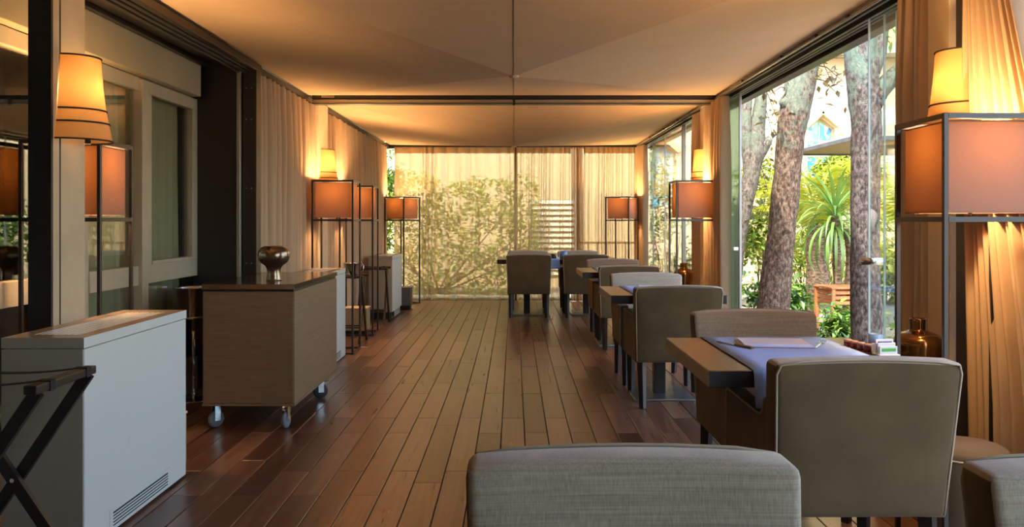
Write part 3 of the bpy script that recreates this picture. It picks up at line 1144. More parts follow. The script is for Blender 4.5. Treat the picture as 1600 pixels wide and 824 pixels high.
def make_chair():
    root = thing('dining_chair', 'x', 'chair', group='upholstered dining chairs')
    w = CW / 2
    th = 0.125

    def lean(z):
        return 0.085 * (1 - (z - CB) / (CH - CB))

    def taper(z):
        return 0.93 + 0.07 * min(1, (z - CB) / (CH - CB))

    bm = BM()
    subdiv_box(bm, -w, w, 0, th, CB, CH - 0.012, 0.022, 7)
    for v in bm.verts:
        z = v.co.z
        t = (z - CB) / (CH - CB)
        v.co.x *= taper(z)
        xr = v.co.x / w
        v.co.z += 0.014 * (1 - xr * xr) * max(0, t) ** 3
        v.co.y += lean(z)
        if v.co.y - lean(z) > th * 0.5:      # inner face is dished, so that the back wraps a little
            v.co.y -= 0.018 * (1 - xr * xr)
        n_ = noise.noise(Vector((v.co.x * 7, z * 7, 2.0)))
        v.co.y += 0.003 * n_
    bm.normal_update()
    bmesh.ops.recalc_face_normals(bm, faces=bm.faces[:])
    for f in bm.faces:
        f.material_index = 1 if (f.normal.y > 0.5 or f.normal.z > 0.55) else 0
    obj('backrest', bm, ['velvet', 'linen'], root, True)
    # arms: side panels whose top sweeps up into the back
    for s in (-1, 1):
        prof = [(0.10, CB), (CDP, CB), (CDP, 0.63), (CDP - 0.012, 0.648), (CDP - 0.03, 0.653), (0.27, 0.645), (0.235, 0.648), (0.215, 0.660), (0.195, 0.69),
                (0.185, 0.72), (0.135, 0.72), (0.10, 0.60)]
        bm = BM()
        rings = []
        xo = w * 0.945
        for x, inset in ((xo - 0.07, 0.006), (xo - 0.064, 0), (xo - 0.006, 0), (xo, 0.006)):
            cy = sum(p[0] for p in prof) / len(prof)
            cz = sum(p[1] for p in prof) / len(prof)
            ring = []
            for (y, z) in prof:
                dy, dz = cy - y, cz - z
                l = math.hypot(dy, dz)
                xx = x
                ring.append(bm.verts.new((s * xx, y + dy / l * inset, z + dz / l * inset)))
            rings.append(ring)
        n = len(prof)
        for a, b in zip(rings, rings[1:]):
            for k in range(n):
                bm.faces.new((a[k], a[(k + 1) % n], b[(k + 1) % n], b[k]))
        bm.faces.new(rings[0][::-1])
        bm.faces.new(rings[-1])
        obj('armrest', bm, 'velvet', root)
        bm = BM()
        xp = s * xo
        pts = [(xp, CDP, CB + 0.01), (xp, CDP, 0.635), (xp, CDP - 0.02, 0.652), (xp, 0.27, 0.648), (xp, 0.23, 0.652), (xp, 0.205, 0.67), (xp * 1.005, 0.18, 0.715)]
        ring_tube(bm, pts, 0.0045, 6)
        obj('arm_piping', bm, 'piping', root, True)
    bm = BM()
    subdiv_box(bm, -w * 0.945 + 0.07, w * 0.945 - 0.07, 0.17, CDP - 0.01, 0.40, 0.50, 0.02, 3)
    for v in bm.verts:
        if v.co.z > 0.45:
            v.co.z += 0.012 * (1 - (v.co.x / w) ** 2)
    obj('seat', bm, 'velvet', root, True)
    box('seat_apron', -w * 0.945 + 0.068, w * 0.945 - 0.068, 0.12, CDP - 0.008, CB + 0.002, 0.405, 'velvet', root, 0.006)
    # piping around the rear panel
    bm = BM()
    pts = []
    for z in (CB + 0.012, 0.5, 0.7, CH - 0.05):
        pts.append((-w * taper(z) + 0.006, lean(z) + 0.006, z))
    pts.append((-w + 0.02, lean(CH) + 0.003, CH - 0.018))
    for x in (-0.22, -0.1, 0, 0.1, 0.22):
        pts.append((x, lean(CH) + 0.004, CH - 0.014 + 0.014 * (1 - (x / w) ** 2)))
    pts.append((w - 0.02, lean(CH) + 0.003, CH - 0.018))
    for z in (CH - 0.05, 0.7, 0.5, CB + 0.012):
        pts.append((w * taper(z) - 0.006, lean(z) + 0.006, z))
    ring_tube(bm, pts, 0.0045, 6)
    obj('back_piping', bm, 'piping', root, True)
    for sx in (-1, 1):
        for y, dy in ((0.13, -0.05), (CDP - 0.05, 0.0)):
            bm = BM()
            x = sx * (w * 0.93 - 0.045)
            ring_tube(bm, [(x, y + dy, 0.0), (x, y, CB + 0.004)], [0.024, 0.034], 4)
            obj('leg', bm, 'ebony', root)
    return root


chair0 = make_chair()
chairs = [
    (1.178, 2.83, 0, 1, 'velvet backed dining chair drawn up to the near table, seen from behind'),
    (1.225, 4.47, math.pi, 1.0, 'linen faced dining chair across the near table, in front of the leaning tree trunk'),
    (1.166, 6.03, 0, 1, 'brown velvet dining chair at the second table, seen from behind'),
    (1.16, 7.62, math.pi, 1, 'linen faced dining chair across the second table'),
    (1.19, 8.80, 0, 1, 'grey backed dining chair at the third table, behind the second table'),
    (1.19, 10.42, math.pi, 1, 'brown topped dining chair across the third table'),
    (0.205, 11.72, 0, 1, 'dining chair standing free in mid floor, its whole back seen before the far sheers'),
    (0.215, 13.30, math.pi, 1, 'dining chair mostly hidden, across the table from the chair in mid floor'),
    (0.985, 11.72, 0, 1, 'dining chair with its back seen at the far table, beside the third table'),
    (0.985, 13.30, math.pi, 1, 'dining chair mostly hidden, across the far table beneath the gathered sheer'),
    (0.225, 1.73, math.pi, 1.01, 'large pale linen chair back at the bottom edge of the view, wholly in mid aisle'),
    (1.19, 1.70, math.pi, 1.0, 'linen chair back cut by the corner of the frame, beside the near table chair'),
]
for i, (x, y, rz, s, lb) in enumerate(chairs):
    o = chair0 if i == 0 else copy_tree(chair0)
    o.location = (x, y, 0)
    o.rotation_euler = (0, 0, rz + rnd.uniform(-0.012, 0.012))
    o.scale = (s, s, s)
    o['label'] = lb


# ================================================================== TABLES
TZ = 0.80


def make_table():
    root = thing('dining_table', 'x', 'table', group='square pedestal dining tables')
    # local: centre at origin
    bm = BM()
    bx(bm, -0.42, 0.42, -0.435, 0.435, TZ - 0.062, TZ, 0.003, 1)
    bm.normal_update()
    bmesh.ops.recalc_face_normals(bm, faces=bm.faces[:])
    for f in bm.faces:
        f.material_index = 0 if f.normal.z > 0.5 else (2 if abs(f.normal.x) > 0.7 else 1)
    obj('tabletop', bm, ['tabletop', 'tableedge', 'tableside_lit'], root)
    box('pedestal', -0.045, 0.045, -0.045, 0.045, 0.018, TZ - 0.063, 'dark', root, 0.004)
    box('base_plate', -0.225, 0.225, -0.27, 0.27, 0.0, 0.018, 'steel', root, 0.004)
    box('mounting_plate', -0.16, 0.16, -0.16, 0.16, TZ - 0.075, TZ - 0.0625, 'dark', root)
    return root


table0 = make_table()
tables = [
    (1.12, 3.52, 'dark oak square table laid with a lilac runner and napkin, nearest in the row'),
    (1.12, 6.62, 'dark oak square table on a steel plate, second in the row by the garden'),
    (1.135, 9.40, 'dark oak square table third in the row, in front of the far pair'),
    (0.185, 12.32, 'dark oak table of the far pair, toward the middle of the floor'),
    (1.035, 12.32, 'dark oak table of the far pair, toward the garden glass'),
]
for i, (x, y, lb) in enumerate(tables):
    o = table0 if i == 0 else copy_tree(table0)
    o.location = (x, y, 0)
    o['label'] = lb


def runner(xc, yc, half, label, drop=0.13, dropb=0.02):
    """Cloth laid across a table in Y, its ends hanging over both edges."""
    hw = 0.275
    path = []
    y0, y1 = yc - 0.438, yc + 0.438
    for t in range(5):
        path.append((y0 - 0.006 - 0.006 * (4 - t) / 4, TZ - drop + (drop - 0.012) * t / 4))
    path.append((y0 - 0.002, TZ + 0.0005))
    for t in range(1, 14):
        path.append((y0 + (y1 - y0) * t / 14, TZ + 0.003))
    path.append((y1 + 0.002, TZ + 0.0005))
    for t in range(1, 4):
        path.append((y1 + 0.009, TZ - 0.012 - dropb * t / 3))
    verts, faces = [], []
    n = 9
    for j, (y, z) in enumerate(path):
        for k in range(n):
            x = xc - hw + 2 * hw * k / (n - 1)
            dz = 0.0015 * noise.noise(Vector((x * 9, y * 9, 1)))
            dy = 0
            if j < 5:
                dy = -0.018 * (1 - j / 5) * (0.5 + 0.5 * math.sin(x * 17))
            verts.append((x, y + dy, z + abs(dz)))
    for j in range(len(path) - 1):
        for k in range(n - 1):
            a = j * n + k
            faces.append((a, a + 1, a + n + 1, a + n))
    o = data('table_runner', verts, faces, 'runner', None, True)
    md = o.modifiers.new('thickness', 'SOLIDIFY')
    md.thickness = 0.0025
    md.offset = 1
    tag(o, label, 'tablecloth')
    return o


runner(1.135, 3.52, 0, 'lilac blue runner across the near table, hanging over its edge')
runner(1.14, 6.62, 0, 'bright blue runner across the second table')
runner(1.16, 9.40, 0, 'bright blue runner across the third table')
runner(0.36, 12.32, 0, 'blue runner on the far table in mid floor, behind the free standing chair')

# folded napkin with cutlery on the near table, and on the second
def napkin(x, y, rz, label):
    root = thing('napkin', label, 'napkin', (x, y, TZ + 0.0065), rz)
    bm = BM()
    for k in range(3):
        bx(bm, -0.15 + 0.004 * k, 0.15 - 0.006 * k, -0.11 + 0.004 * k, 0.11 - 0.005 * k, 0.0045 * k, 0.0045 * k + 0.0042, 0.0018, 1)
    obj('folded_cloth', bm, 'napkin', root)
    for yy in (-0.107,):
        box('woven_stripe', -0.148, 0.145, yy - 0.0045, yy + 0.002, 0.0005, 0.0035, 'stripe', root)
    return root


napkin(1.12, 3.70, R(-6), 'white folded napkin with a red border on the lilac runner')
napkin(1.13, 6.80, R(-4), 'white folded napkin on the bright blue runner of the second table')


def fork(x, y, rz, label):
    root = thing('fork', label, 'cutlery', (x, y, TZ + 0.0065), rz)
    bm = BM()
    bar(bm, (0, -0.10, 0.004), (0, 0.045, 0.004), 0.009, 0.003, side=(1, 0, 0))
    bx(bm, -0.012, 0.012, 0.045, 0.06, 0.003, 0.007)
    obj('handle', bm, 'chrome', root)
    for k in range(4):
        bm = BM()
        xx = -0.0105 + 0.007 * k
        ring_tube(bm, [(xx, 0.06, 0.005), (xx, 0.085, 0.003), (xx, 0.11, 0.009)], 0.0016, 5)
        obj('tine', bm, 'chrome', root)
    return root


def knife(x, y, rz, label):
    root = thing('knife', label, 'cutlery', (x, y, TZ + 0.0065), rz)
    bm = BM()
    bx(bm, -0.009, 0.009, -0.11, 0.0, 0.001, 0.010, 0.003)
    obj('handle', bm, 'wood', root)
    bm = BM()
    bx(bm, -0.008, 0.010, 0.0, 0.12, 0.002, 0.004)
    obj('blade', bm, 'chrome', root)
    return root


knife(0.945, 3.66, R(25), 'table knife lying by the folded napkin on the lilac runner')
fork(1.305, 3.66, R(-28), 'steel fork lying by the folded napkin on the lilac runner')
knife(1.34, 6.78, R(0), 'table knife beside the napkin on the second table')

# jam jars
def jar_bm():
    bm = BM()
    lathe(bm, [(0.0005, 0), (0.0145, 0.001), (0.016, 0.004), (0.016, 0.023), (0.0145, 0.026)], 16)
    return bm


jar_me = mesh_of(jar_bm(), 'jar', 'jam', True)
bm = BM()
lathe(bm, [(0.0155, 0.024), (0.0165, 0.0255), (0.0165, 0.032), (0.015, 0.0335), (0.0005, 0.034)], 16)
lid_me = mesh_of(bm, 'jar_lid', 'jarlid', True)
jl = ['first of the small red jam jars, beside the runner', 'second small red jam jar from the runner', 'third small red jam jar from the runner, mid row',
      'fourth small red jam jar from the runner', 'fifth small red jam jar, next to the sachet holder']
for k in range(5):
    r_ = thing('jam_jar', jl[k], 'jar', (1.425 + 0.010 * k, 3.66 - 0.045 * k, TZ), 0, 'jam jars on the near table')
    link('glass_body', jar_me, r_)
    link('lid', lid_me, r_)


def card_holder(x, y, rz, label):
    root = thing('sachet_holder', label, 'holder', (x, y, TZ), rz)
    bm = BM()
    bx(bm, -0.045, 0.045, -0.03, 0.03, 0, 0.006, 0.002)
    bx(bm, -0.045, 0.045, 0.024, 0.03, 0.006, 0.045, 0.002)
    obj('tray', bm, 'cardwhite', root)
    for k, c in enumerate(('cardblue', 'cardwhite', 'cardgreen')):
        yy = 0.012 - 0.014 * k
        cd_ = box('sachet', -0.038, 0.038, yy - 0.004, yy + 0.004, 0.006, 0.062 - 0.012 * k, 'cardwhite', root, 0.001, 1)
        if c != 'cardwhite':
            box('printed_label', -0.030, 0.030, yy - 0.0055, yy - 0.0042, 0.034 - 0.008 * k, 0.054 - 0.012 * k, c, cd_)
    return root


card_holder(1.492, 3.44, R(8), 'small white holder of sachets with blue and green print on the near table')
o = obj('tumbler', lathe(BM(), [(0.0005, 0), (0.027, 0.0), (0.030, 0.07), (0.028, 0.07), (0.025, 0.006), (0.0005, 0.006)], 18), 'blueglass', None, True, (1.502, 3.56, TZ))
tag(o, 'low blue glass tumbler behind the sachet holder on the near table', 'glass')
o = obj('tumbler', lathe(BM(), [(0.0005, 0), (0.05, 0.0), (0.058, 0.11), (0.055, 0.11), (0.047, 0.008), (0.0005, 0.008)], 18), 'blueglass', None, True, (0.70, 12.1, TZ))
tag(o, 'blue glass tumbler on the far tables, between the two chair backs', 'glass')
o = obj('salt_cellar', lathe(BM(), smooth_profile([(0.0005, 0), (0.045, 0.0), (0.05, 0.03), (0.03, 0.065), (0.0005, 0.07)]), 16), 'black', None, True, (0.55, 12.12, TZ))
tag(o, 'small dark pot on the far tables, beside the blue tumbler', 'pot')


# ================================================================== AMBER VASES ON SIDE CABINETS
def side_cabinet(x0, x1, y0, y1, zt, label):
    root = thing('side_cabinet', label, 'cabinet', ((x0 + x1) / 2, (y0 + y1) / 2, 0))
    a, b = (x1 - x0) / 2, (y1 - y0) / 2
    box('cabinet_body', -a + 0.02, a - 0.02, -b + 0.02, b - 0.02, 0.04, zt - 0.06, 'black', root, 0.006)
    box('cabinet_top', -a, a, -b, b, zt - 0.05, zt, 'wood', root, 0.006)
    box('top_spacer', -a + 0.05, a - 0.05, -b + 0.05, b - 0.05, zt - 0.061, zt - 0.049, 'black', root)
    for sx in (-1, 1):
        for sy in (-1, 1):
            box('foot', sx * (a - 0.05) - 0.015, sx * (a - 0.05) + 0.015, sy * (b - 0.05) - 0.015, sy * (b - 0.05) + 0.015, 0, 0.041, 'black', root)
    return root


def carafe(x, y, z, s, label):
    bm = BM()
    H = 0.285
    pr = smooth_profile([(0.0008, 0.0), (0.055, 0.002), (0.085, 0.03), (0.100, 0.09), (0.108, 0.165), (0.102, 0.195), (0.080, 0.216), (0.048, 0.228), (0.037, 0.236), (0.036, 0.25), (0.037, 0.280), (0.035, 0.285), (0.031, 0.283), (0.029, 0.24)], 5)
    lathe(bm, [(r * s, q * s) for r, q in pr], 36)
    o = obj('vase', bm, 'amber', None, True, (x, y, z))
    tag(o, label, 'vase', 'amber glass vases')
    return o


side_cabinet(1.69, 1.975, 3.86, 4.12, 0.60, 'low dark side cabinet with a brown top behind the near lamp')
carafe(1.875, 3.98, 0.60, 1.0, 'round amber glass vase on the side cabinet behind the near chair')
side_cabinet(1.70, 2.02, 9.06, 9.36, 0.60, 'low dark side cabinet behind the mid room lamp')
carafe(1.82, 9.20, 0.60, 1.0, 'small looking amber vase beyond the second table, under the mid room lamp')


# ================================================================== FAN COIL UNITS
def fan_unit(x0, x1, y0, y1, zt, label, plinth=False):
    root = thing('fan_coil_unit', label, 'heater', (x0, y0, 0), group='white floor standing fan coil units')
    w, l = x1 - x0, y1 - y0
    zb = 0.10 if plinth else 0.012
    if plinth:
        box('plinth', 0.02, w - 0.02, 0.02, l - 0.02, 0, zb, 'black', root)
    else:
        box('plinth', 0.02, w - 0.02, 0.02, l - 0.02, 0, zb, 'black', root)
    box('side_panel', 0.004, w, 0.006, l - 0.006, zb, zt - 0.046, 'unit', root, 0.003, 1)
    box('end_panel', 0.0, w - 0.003, 0.0, 0.006, zb, zt - 0.046, 'unitend_shaded', root, 0.002, 1)
    box('end_panel', 0.0, w - 0.003, l - 0.006, l, zb, zt - 0.046, 'unitend_shaded', root, 0.002, 1)
    # lid as a frame around the outlet
    gx0, gx1, gy0, gy1 = 0.075, w - 0.065, 0.10, l - 0.10
    bm = BM()
    bx(bm, 0, gx0, 0, l, zt - 0.042, zt, 0)
    bx(bm, gx1, w, 0, l, zt - 0.042, zt, 0)
    bx(bm, gx0, gx1, 0, gy0, zt - 0.042, zt, 0)
    bx(bm, gx0, gx1, gy1, l, zt - 0.042, zt, 0)
    bm.normal_update()
    bmesh.ops.recalc_face_normals(bm, faces=bm.faces[:])
    for f in bm.faces:
        f.material_index = 0 if f.normal.z > 0.5 else (1 if f.normal.x > 0.5 else 2)
    obj('lid', bm, ['unittop', 'unit', 'unitend_shaded'], root)
    box('outlet_floor', gx0, gx1, gy0, gy1, zt - 0.042, zt - 0.036, 'slot', root)
    n = 7
    for k in range(n):
        x = gx0 + (gx1 - gx0) * (k + 0.5) / n
        box('slat', x - 0.009, x + 0.009, gy0, gy1, zt - 0.034, zt - 0.001, 'louvre', root)
    # low intake grille on the room side
    gl = l * 0.54
    yc = l * 0.50
    bm = BM()
    r_ = 0.012
    bx(bm, w - 0.001, w + 0.0025, yc - gl / 2 - 0.03, yc + gl / 2 + 0.03, 0.022, 0.112, 0)
    obj('intake_plate', bm, 'unit', root)
    for k in range(5):
        z = 0.036 + 0.0135 * k
        box('intake_slot', w + 0.0022, w + 0.0036, yc - gl / 2, yc + gl / 2, z - 0.0025 - 0.0012 * (k == 4), z + 0.0025 + 0.0012 * (k == 4), 'slot', root)
    bm = BM()
    ring_tube(bm, [(w - 0.001, l * 0.385, 0.357), (w + 0.0012, l * 0.385, 0.357)], 0.018, 16)
    obj('maker_disc', bm, 'unit', root)
    return root


fan_unit(-2.045, -1.715, 3.42, 4.49, 0.872, 'white fan coil unit with a slotted lid, nearest, before the sconce pillar')
fan_unit(-1.99, -1.665, 7.43, 8.48, 0.872, 'white fan coil unit behind the rolling cart')
fan_unit(-1.965, -1.645, 11.60, 12.56, 0.858, 'white fan coil unit far down the room, near the corner lamp', True)


# ================================================================== CART
def make_cart():
    x0, x1, y0, y1 = -1.995, -1.40, 5.48, 6.80
    root = thing('serving_cart', 'taupe rolling serving cart with a dark glossy top, carrying the mushroom vase', 'cart', (x0, y0, 0))
    w, l = x1 - x0, y1 - y0
    box('cabinet_body', 0.004, w - 0.004, 0.006, l - 0.006, 0.166, 0.886, 'laminate', root, 0.002, 1)
    box('end_panel', 0.012, w - 0.012, 0.0, 0.006, 0.175, 0.884, 'laminate', root, 0.001, 1)
    box('base_rail', 0, w, 0, l, 0.153, 0.166, 'laminate', root, 0.002, 1)
    box('worktop', 0.0, w - 0.002, 0.0, l, 0.905, 0.933, 'carttop', root, 0.002, 1)
    box('edge_band', 0.0, w - 0.002, -0.004, 0.002, 0.900, 0.931, 'cartband', root, 0.001, 1)
    box('shadow_gap', 0.012, w - 0.012, 0.012, l - 0.012, 0.886, 0.906, 'black', root)
    for (x, y, a, m_) in ((0.07, 0.09, R(50), 'rubber'), (w - 0.07, 0.07, R(80), 'rubber'), (w - 0.05, l - 0.32, R(20), 'darkrubber'), (0.07, l - 0.1, R(120), 'darkrubber')):
        ca = link('caster', None, root, (x, y, 0), (0, 0, a))
        ca.empty_display_size = 0.05
        bm = BM()
        bx(bm, -0.035, 0.035, -0.03, 0.03, 0.143, 0.153, 0.003)
        for s in (-1, 1):
            bx(bm, -0.028, 0.012, s * 0.018 - 0.002, s * 0.018 + 0.002, 0.045, 0.143)
        ring_tube(bm, [(-0.012, -0.022, 0.055), (-0.012, 0.022, 0.055)], 0.006, 8)
        bx(bm, 0.0, 0.055, -0.016, 0.016, 0.118, 0.126, 0.003)
        obj('fork_bracket', bm, 'chrome', ca)
        bm = BM()
        prof = [(0.012, -0.0145), (0.040, -0.014), (0.052, -0.011), (0.055, -0.004), (0.055, 0.004), (0.052, 0.011), (0.040, 0.014), (0.012, 0.0145)]
        lathe(bm, prof, 24, cap=True)
        obj('wheel', bm, m_, ca, True, (-0.012, 0, 0.055), (R(90), 0, 0))
    return root


make_cart()
bm = BM()
pr = smooth_profile([(0.0008, 0.0), (0.048, 0.001), (0.050, 0.012), (0.046, 0.05), (0.048, 0.078), (0.062, 0.102), (0.088, 0.122), (0.104, 0.150), (0.106, 0.178), (0.098, 0.206), (0.080, 0.226), (0.064, 0.233), (0.058, 0.231), (0.055, 0.224), (0.054, 0.17)], 5)
lathe(bm, pr, 44)
o = obj('vase', bm, 'vase', None, True, (-1.64, 5.86, 0.933))
tag(o, 'dark gunmetal mushroom shaped vase on the rolling cart', 'vase')


# ================================================================== LUGGAGE RACKS
def luggage_rack(x, y, rz, label, W=0.52, D=0.38, H=0.80, straps=True):
    """X-framed folding rack: two bars along local Y, legs crossing in local X."""
    root = thing('luggage_rack', label, 'rack', (x, y, 0), rz, 'folding luggage racks')
    a = W / 2
    for s in (-1, 1):
        bm = BM()
        bx(bm, s * a - 0.022, s * a + 0.022, -D / 2 - 0.012, D / 2 + 0.012, H - 0.03, H, 0.004)
        obj('top_bar', bm, 'ebony', root)
        for k, yy in enumerate((-D / 2 + 0.02, D / 2 - 0.02)):
            y2 = yy + (0.013 if s > 0 else -0.013)
            bm = BM()
            bar(bm, (s * a, y2, H - 0.028), (-s * a, y2, 0.0), 0.022, 0.042, side=(0, 1, 0))
            obj('leg', bm, 'ebony', root)
        bm = BM()
        bar(bm, (s * a * 0.55, -D / 2 + 0.04, H * 0.5 * (1 - 0.55)), (s * a * 0.55, D / 2 - 0.04, H * 0.5 * (1 - 0.55)), 0.016, 0.03)
        obj('stretcher', bm, 'ebony', root)
    for yy in (-D / 2 + 0.02, D / 2 - 0.02):
        bm = BM()
        ring_tube(bm, [(0, yy - 0.028, H * 0.483), (0, yy + 0.028, H * 0.483)], 0.008, 10)
        obj('pivot_bolt', bm, 'chrome', root)
    if straps:
        for yy in (-D / 2 + 0.085, D / 2 - 0.05):
            bm = BM()
            n = 10
            for k in range(n):
                x0 = -a - 0.024 + (W + 0.048) * k / n
                x1 = -a - 0.024 + (W + 0.048) * (k + 1) / n
                z0 = H + 0.002 - 0.02 * (1 - ((x0) / a) ** 2) * (abs(x0) < a)
                z1 = H + 0.002 - 0.02 * (1 - ((x1) / a) ** 2) * (abs(x1) < a)
                bar(bm, (x0, yy, z0), (x1, yy, z1), 0.034, 0.003, side=(0, 1, 0))
            for s in (-1, 1):
                bx(bm, s * a - 0.025, s * a + 0.025, yy - 0.017, yy + 0.017, H - 0.032, H + 0.003)
            obj('strap', bm, 'strap', root)
    return root


luggage_rack(-1.84, 3.00, 0, 'black folding luggage rack cut by the frame corner, before the nearest white unit')
luggage_rack(-1.83, 9.49, R(90), 'black folding luggage rack carrying the chrome bucket, between two lamps', 0.34, 0.36, 0.742)
luggage_rack(-1.83, 11.19, R(90), 'black folding luggage rack in front of the far white unit', 0.30, 0.38, 0.735)


# ================================================================== BUCKETS, BLOCKS
def bucket_bm(r, h):
    bm = BM()
    lathe(bm, [(0.0005, 0.0), (r * 0.74, 0.0), (r * 0.76, 0.004), (r * 0.98, h - 0.012), (r * 1.03, h - 0.008), (r * 1.04, h), (r * 0.97, h), (r * 0.94, h - 0.01), (r * 0.72, 0.008), (0.0005, 0.008)], 32)
    return bm


root = thing('bucket_stand', 'chrome ice bucket on a slim stand between the nearest white unit and the cart', 'bucket', (-2.40, 6.42, 0))
obj('bucket', bucket_bm(0.125, 0.22), 'chrome', root, True, (0, 0, 0.625))
bm = BM()
lathe(bm, smooth_profile([(0.0008, 0.0), (0.115, 0.001), (0.12, 0.008), (0.06, 0.018), (0.02, 0.03), (0.012, 0.05)], 4), 28)
obj('stand_base', bm, 'chrome', root, True)
bm = BM()
ring_tube(bm, [(0, 0, 0.03), (0, 0, 0.61)], 0.012, 12)
obj('stand_pole', bm, 'chrome', root, True)
bm = BM()
lathe(bm, [(0.0008, 0.608), (0.09, 0.608), (0.10, 0.616), (0.10, 0.625), (0.0008, 0.625)], 28)
obj('stand_plate', bm, 'chrome', root, True)

root = thing('ice_bucket', 'chrome ice bucket on the strap of the luggage rack between two lamps', 'bucket', (-1.78, 9.46, 0.747))
obj('bucket', bucket_bm(0.10, 0.13), 'chrome', root, True)
bm = BM()
ring_tube(bm, [(0.104, 0, 0.115), (0.122, 0, 0.10), (0.12, 0, 0.04), (0.088, 0, 0.02)], 0.005, 8)
obj('handle', bm, 'chrome', root, True)


def block(x0, x1, y0, y1, h, label, m='block', mt='blocktop', rad=0.012):
    root = thing('plinth_block', label, 'block', ((x0 + x1) / 2, (y0 + y1) / 2, 0))
    a, b = (x1 - x0) / 2, (y1 - y0) / 2
    box('block_body', -a, a, -b, b, 0.05, h - 0.014, m, root, min(rad, 0.02), 3)
    box('block_lid', -a - 0.003, a + 0.003, -b - 0.003, b + 0.003, h - 0.014, h, mt, root, 0.004)
    box('block_foot', -a + 0.015, a - 0.015, -b + 0.015, b - 0.015, 0, 0.051, 'black', root)
    return root


block(-2.04, -1.738, 4.505, 4.56, 0.33, 'tan board showing as a sliver behind the nearest white unit', rad=0.01)
block(-2.30, -2.06, 6.56, 6.78, 0.345, 'tan block with a pale lid behind the bucket stand')
block(-1.995, -1.72, 10.02, 10.26, 0.32, 'tan block inside the frame of the lamp between the luggage racks')
block(-1.78, -1.56, 12.95, 13.2, 0.33, 'grey block at the foot of the askew lamp in the hedge side corner', 'greyblock', 'greyblock')
# round stool by the big lamp
root = thing('pouf', 'round tan velvet pouf under the big square lamp', 'pouf', (1.81, 3.45, 0))
bm = BM()
lathe(bm, smooth_profile([(0.0008, 0.03), (0.15, 0.032), (0.165, 0.05), (0.168, 0.25), (0.165, 0.40), (0.15, 0.435), (0.10, 0.447), (0.0008, 0.45)], 4), 32)
obj('cushion', bm, 'velvet', root, True)
bm = BM()
ring_tube(bm, [(0.166 * math.cos(2 * math.pi * k / 32), 0.166 * math.sin(2 * math.pi * k / 32), 0.405) for k in range(33)], 0.004, 6)
obj('piping', bm, 'piping', root, True)
for k in range(4):
    bm = BM()
    aa = math.pi / 4 + k * math.pi / 2
    ring_tube(bm, [(0.11 * math.cos(aa), 0.11 * math.sin(aa), 0), (0.11 * math.cos(aa), 0.11 * math.sin(aa), 0.034)], 0.018, 8)
    obj('foot', bm, 'ebony', root)


# ================================================================== GARDEN
gr = struct('ground')
bm = BM()
n = 40
bmesh.ops.create_grid(bm, x_segments=n, y_segments=n, size=24)
for v in bm.verts:
    v.co.x += 6
    v.co.y += 10
    v.co.z = -0.06 + 0.03 * noise.noise(Vector((v.co.x * 0.4, v.co.y * 0.4, 0)))
    if -3 < v.co.x < 2.6 and -3 < v.co.y < 15:
        v.co.z = -0.16
obj('gravel_bed', bm, 'gravel', gr, True)

# church wall
YC = 18.0
ch = thing('church_building', 'cream plastered building with pointed stained glass windows beyond the garden', 'building')


def church_wall():
    bm = BM()
    # piers around two window openings: (6.18..6.76, 1.0..) and (2.92..3.28)
    cols = [(-6.0, 2.86), (3.40, 6.16), (6.74, 16.0)]
    for x0, x1 in cols:
        bx(bm, x0, x1, YC, YC + 0.5, -0.2, 4.75)
    for x0, x1, z0, zs, za in ((6.16, 6.74, 1.6, 3.28, 3.50), (2.86, 3.40, 1.6, 2.75, 2.95)):
        bx(bm, x0, x1, YC, YC + 0.5, -0.2, z0)
        xm = (x0 + x1) / 2
        for y, flip in ((YC, False),):
            pts = [(x0, zs), (xm, za), (x1, zs), (x1, 4.75), (x0, 4.75)]
            f1 = [bm.verts.new((x, YC, z)) for x, z in pts]
            f2 = [bm.verts.new((x, YC + 0.5, z)) for x, z in pts]
            bm.faces.new(f1)
            bm.faces.new(f2[::-1])
            for i in range(5):
                j = (i + 1) % 5
                bm.faces.new((f1[i], f2[i], f2[j], f1[j]))
    return obj('plaster_wall', bm, 'church', ch)


church_wall()
box('eave', -6, 16, YC - 0.55, YC + 0.5, 4.76, 4.90, 'eave', ch)
box('upper_wall', -6, 16, YC + 0.1, YC + 0.5, 4.90, 8.5, 'yellowwall', ch)
for x0, x1, z0, zs, za in ((6.16, 6.74, 1.6, 3.28, 3.50), (2.86, 3.40, 1.6, 2.75, 2.95)):
    xm = (x0 + x1) / 2
    wv = [(x0, YC + 0.14, z0), (x1, YC + 0.14, z0), (x1, YC + 0.14, zs), (xm, YC + 0.14, za), (x0, YC + 0.14, zs)]
    wv += [(x, y + 0.02, z) for x, y, z in wv]
    fr = BM()
    for p, q in ((0, 1), (1, 2), (2, 3), (3, 4), (4, 0)):
        bar(fr, wv[p], wv[q], 0.05, 0.06, side=(0, 1, 0))
    bar(fr, (xm, YC + 0.14, z0), (xm, YC + 0.14, za), 0.03, 0.02, side=(0, 1, 0))
    for z in (z0 + 0.35, z0 + 0.75, z0 + 1.1, z0 + 1.42):
        if z < zs:
            bar(fr, (x0, YC + 0.13, z), (x1, YC + 0.13, z), 0.03, 0.02, side=(0, 1, 0))
    fo = obj('stained_window', fr, 'hood', ch)
    data('pane', wv, [(0, 1, 2, 3, 4), (9, 8, 7, 6, 5), (0, 5, 6, 1), (1, 6, 7, 2), (2, 7, 8, 3), (3, 8, 9, 4), (4, 9, 5, 0)], 'stained', fo)
    hd = BM()
    for p, q in (((x0 - 0.06, zs), (xm, za + 0.09)), ((xm, za + 0.09), (x1 + 0.06, zs))):
        bar(hd, (p[0], YC - 0.06, p[1] + 0.04), (q[0], YC - 0.06, q[1] + 0.04), 0.14, 0.10, side=(0, 1, 0))
    obj('window_hood', hd, 'hood', ch)

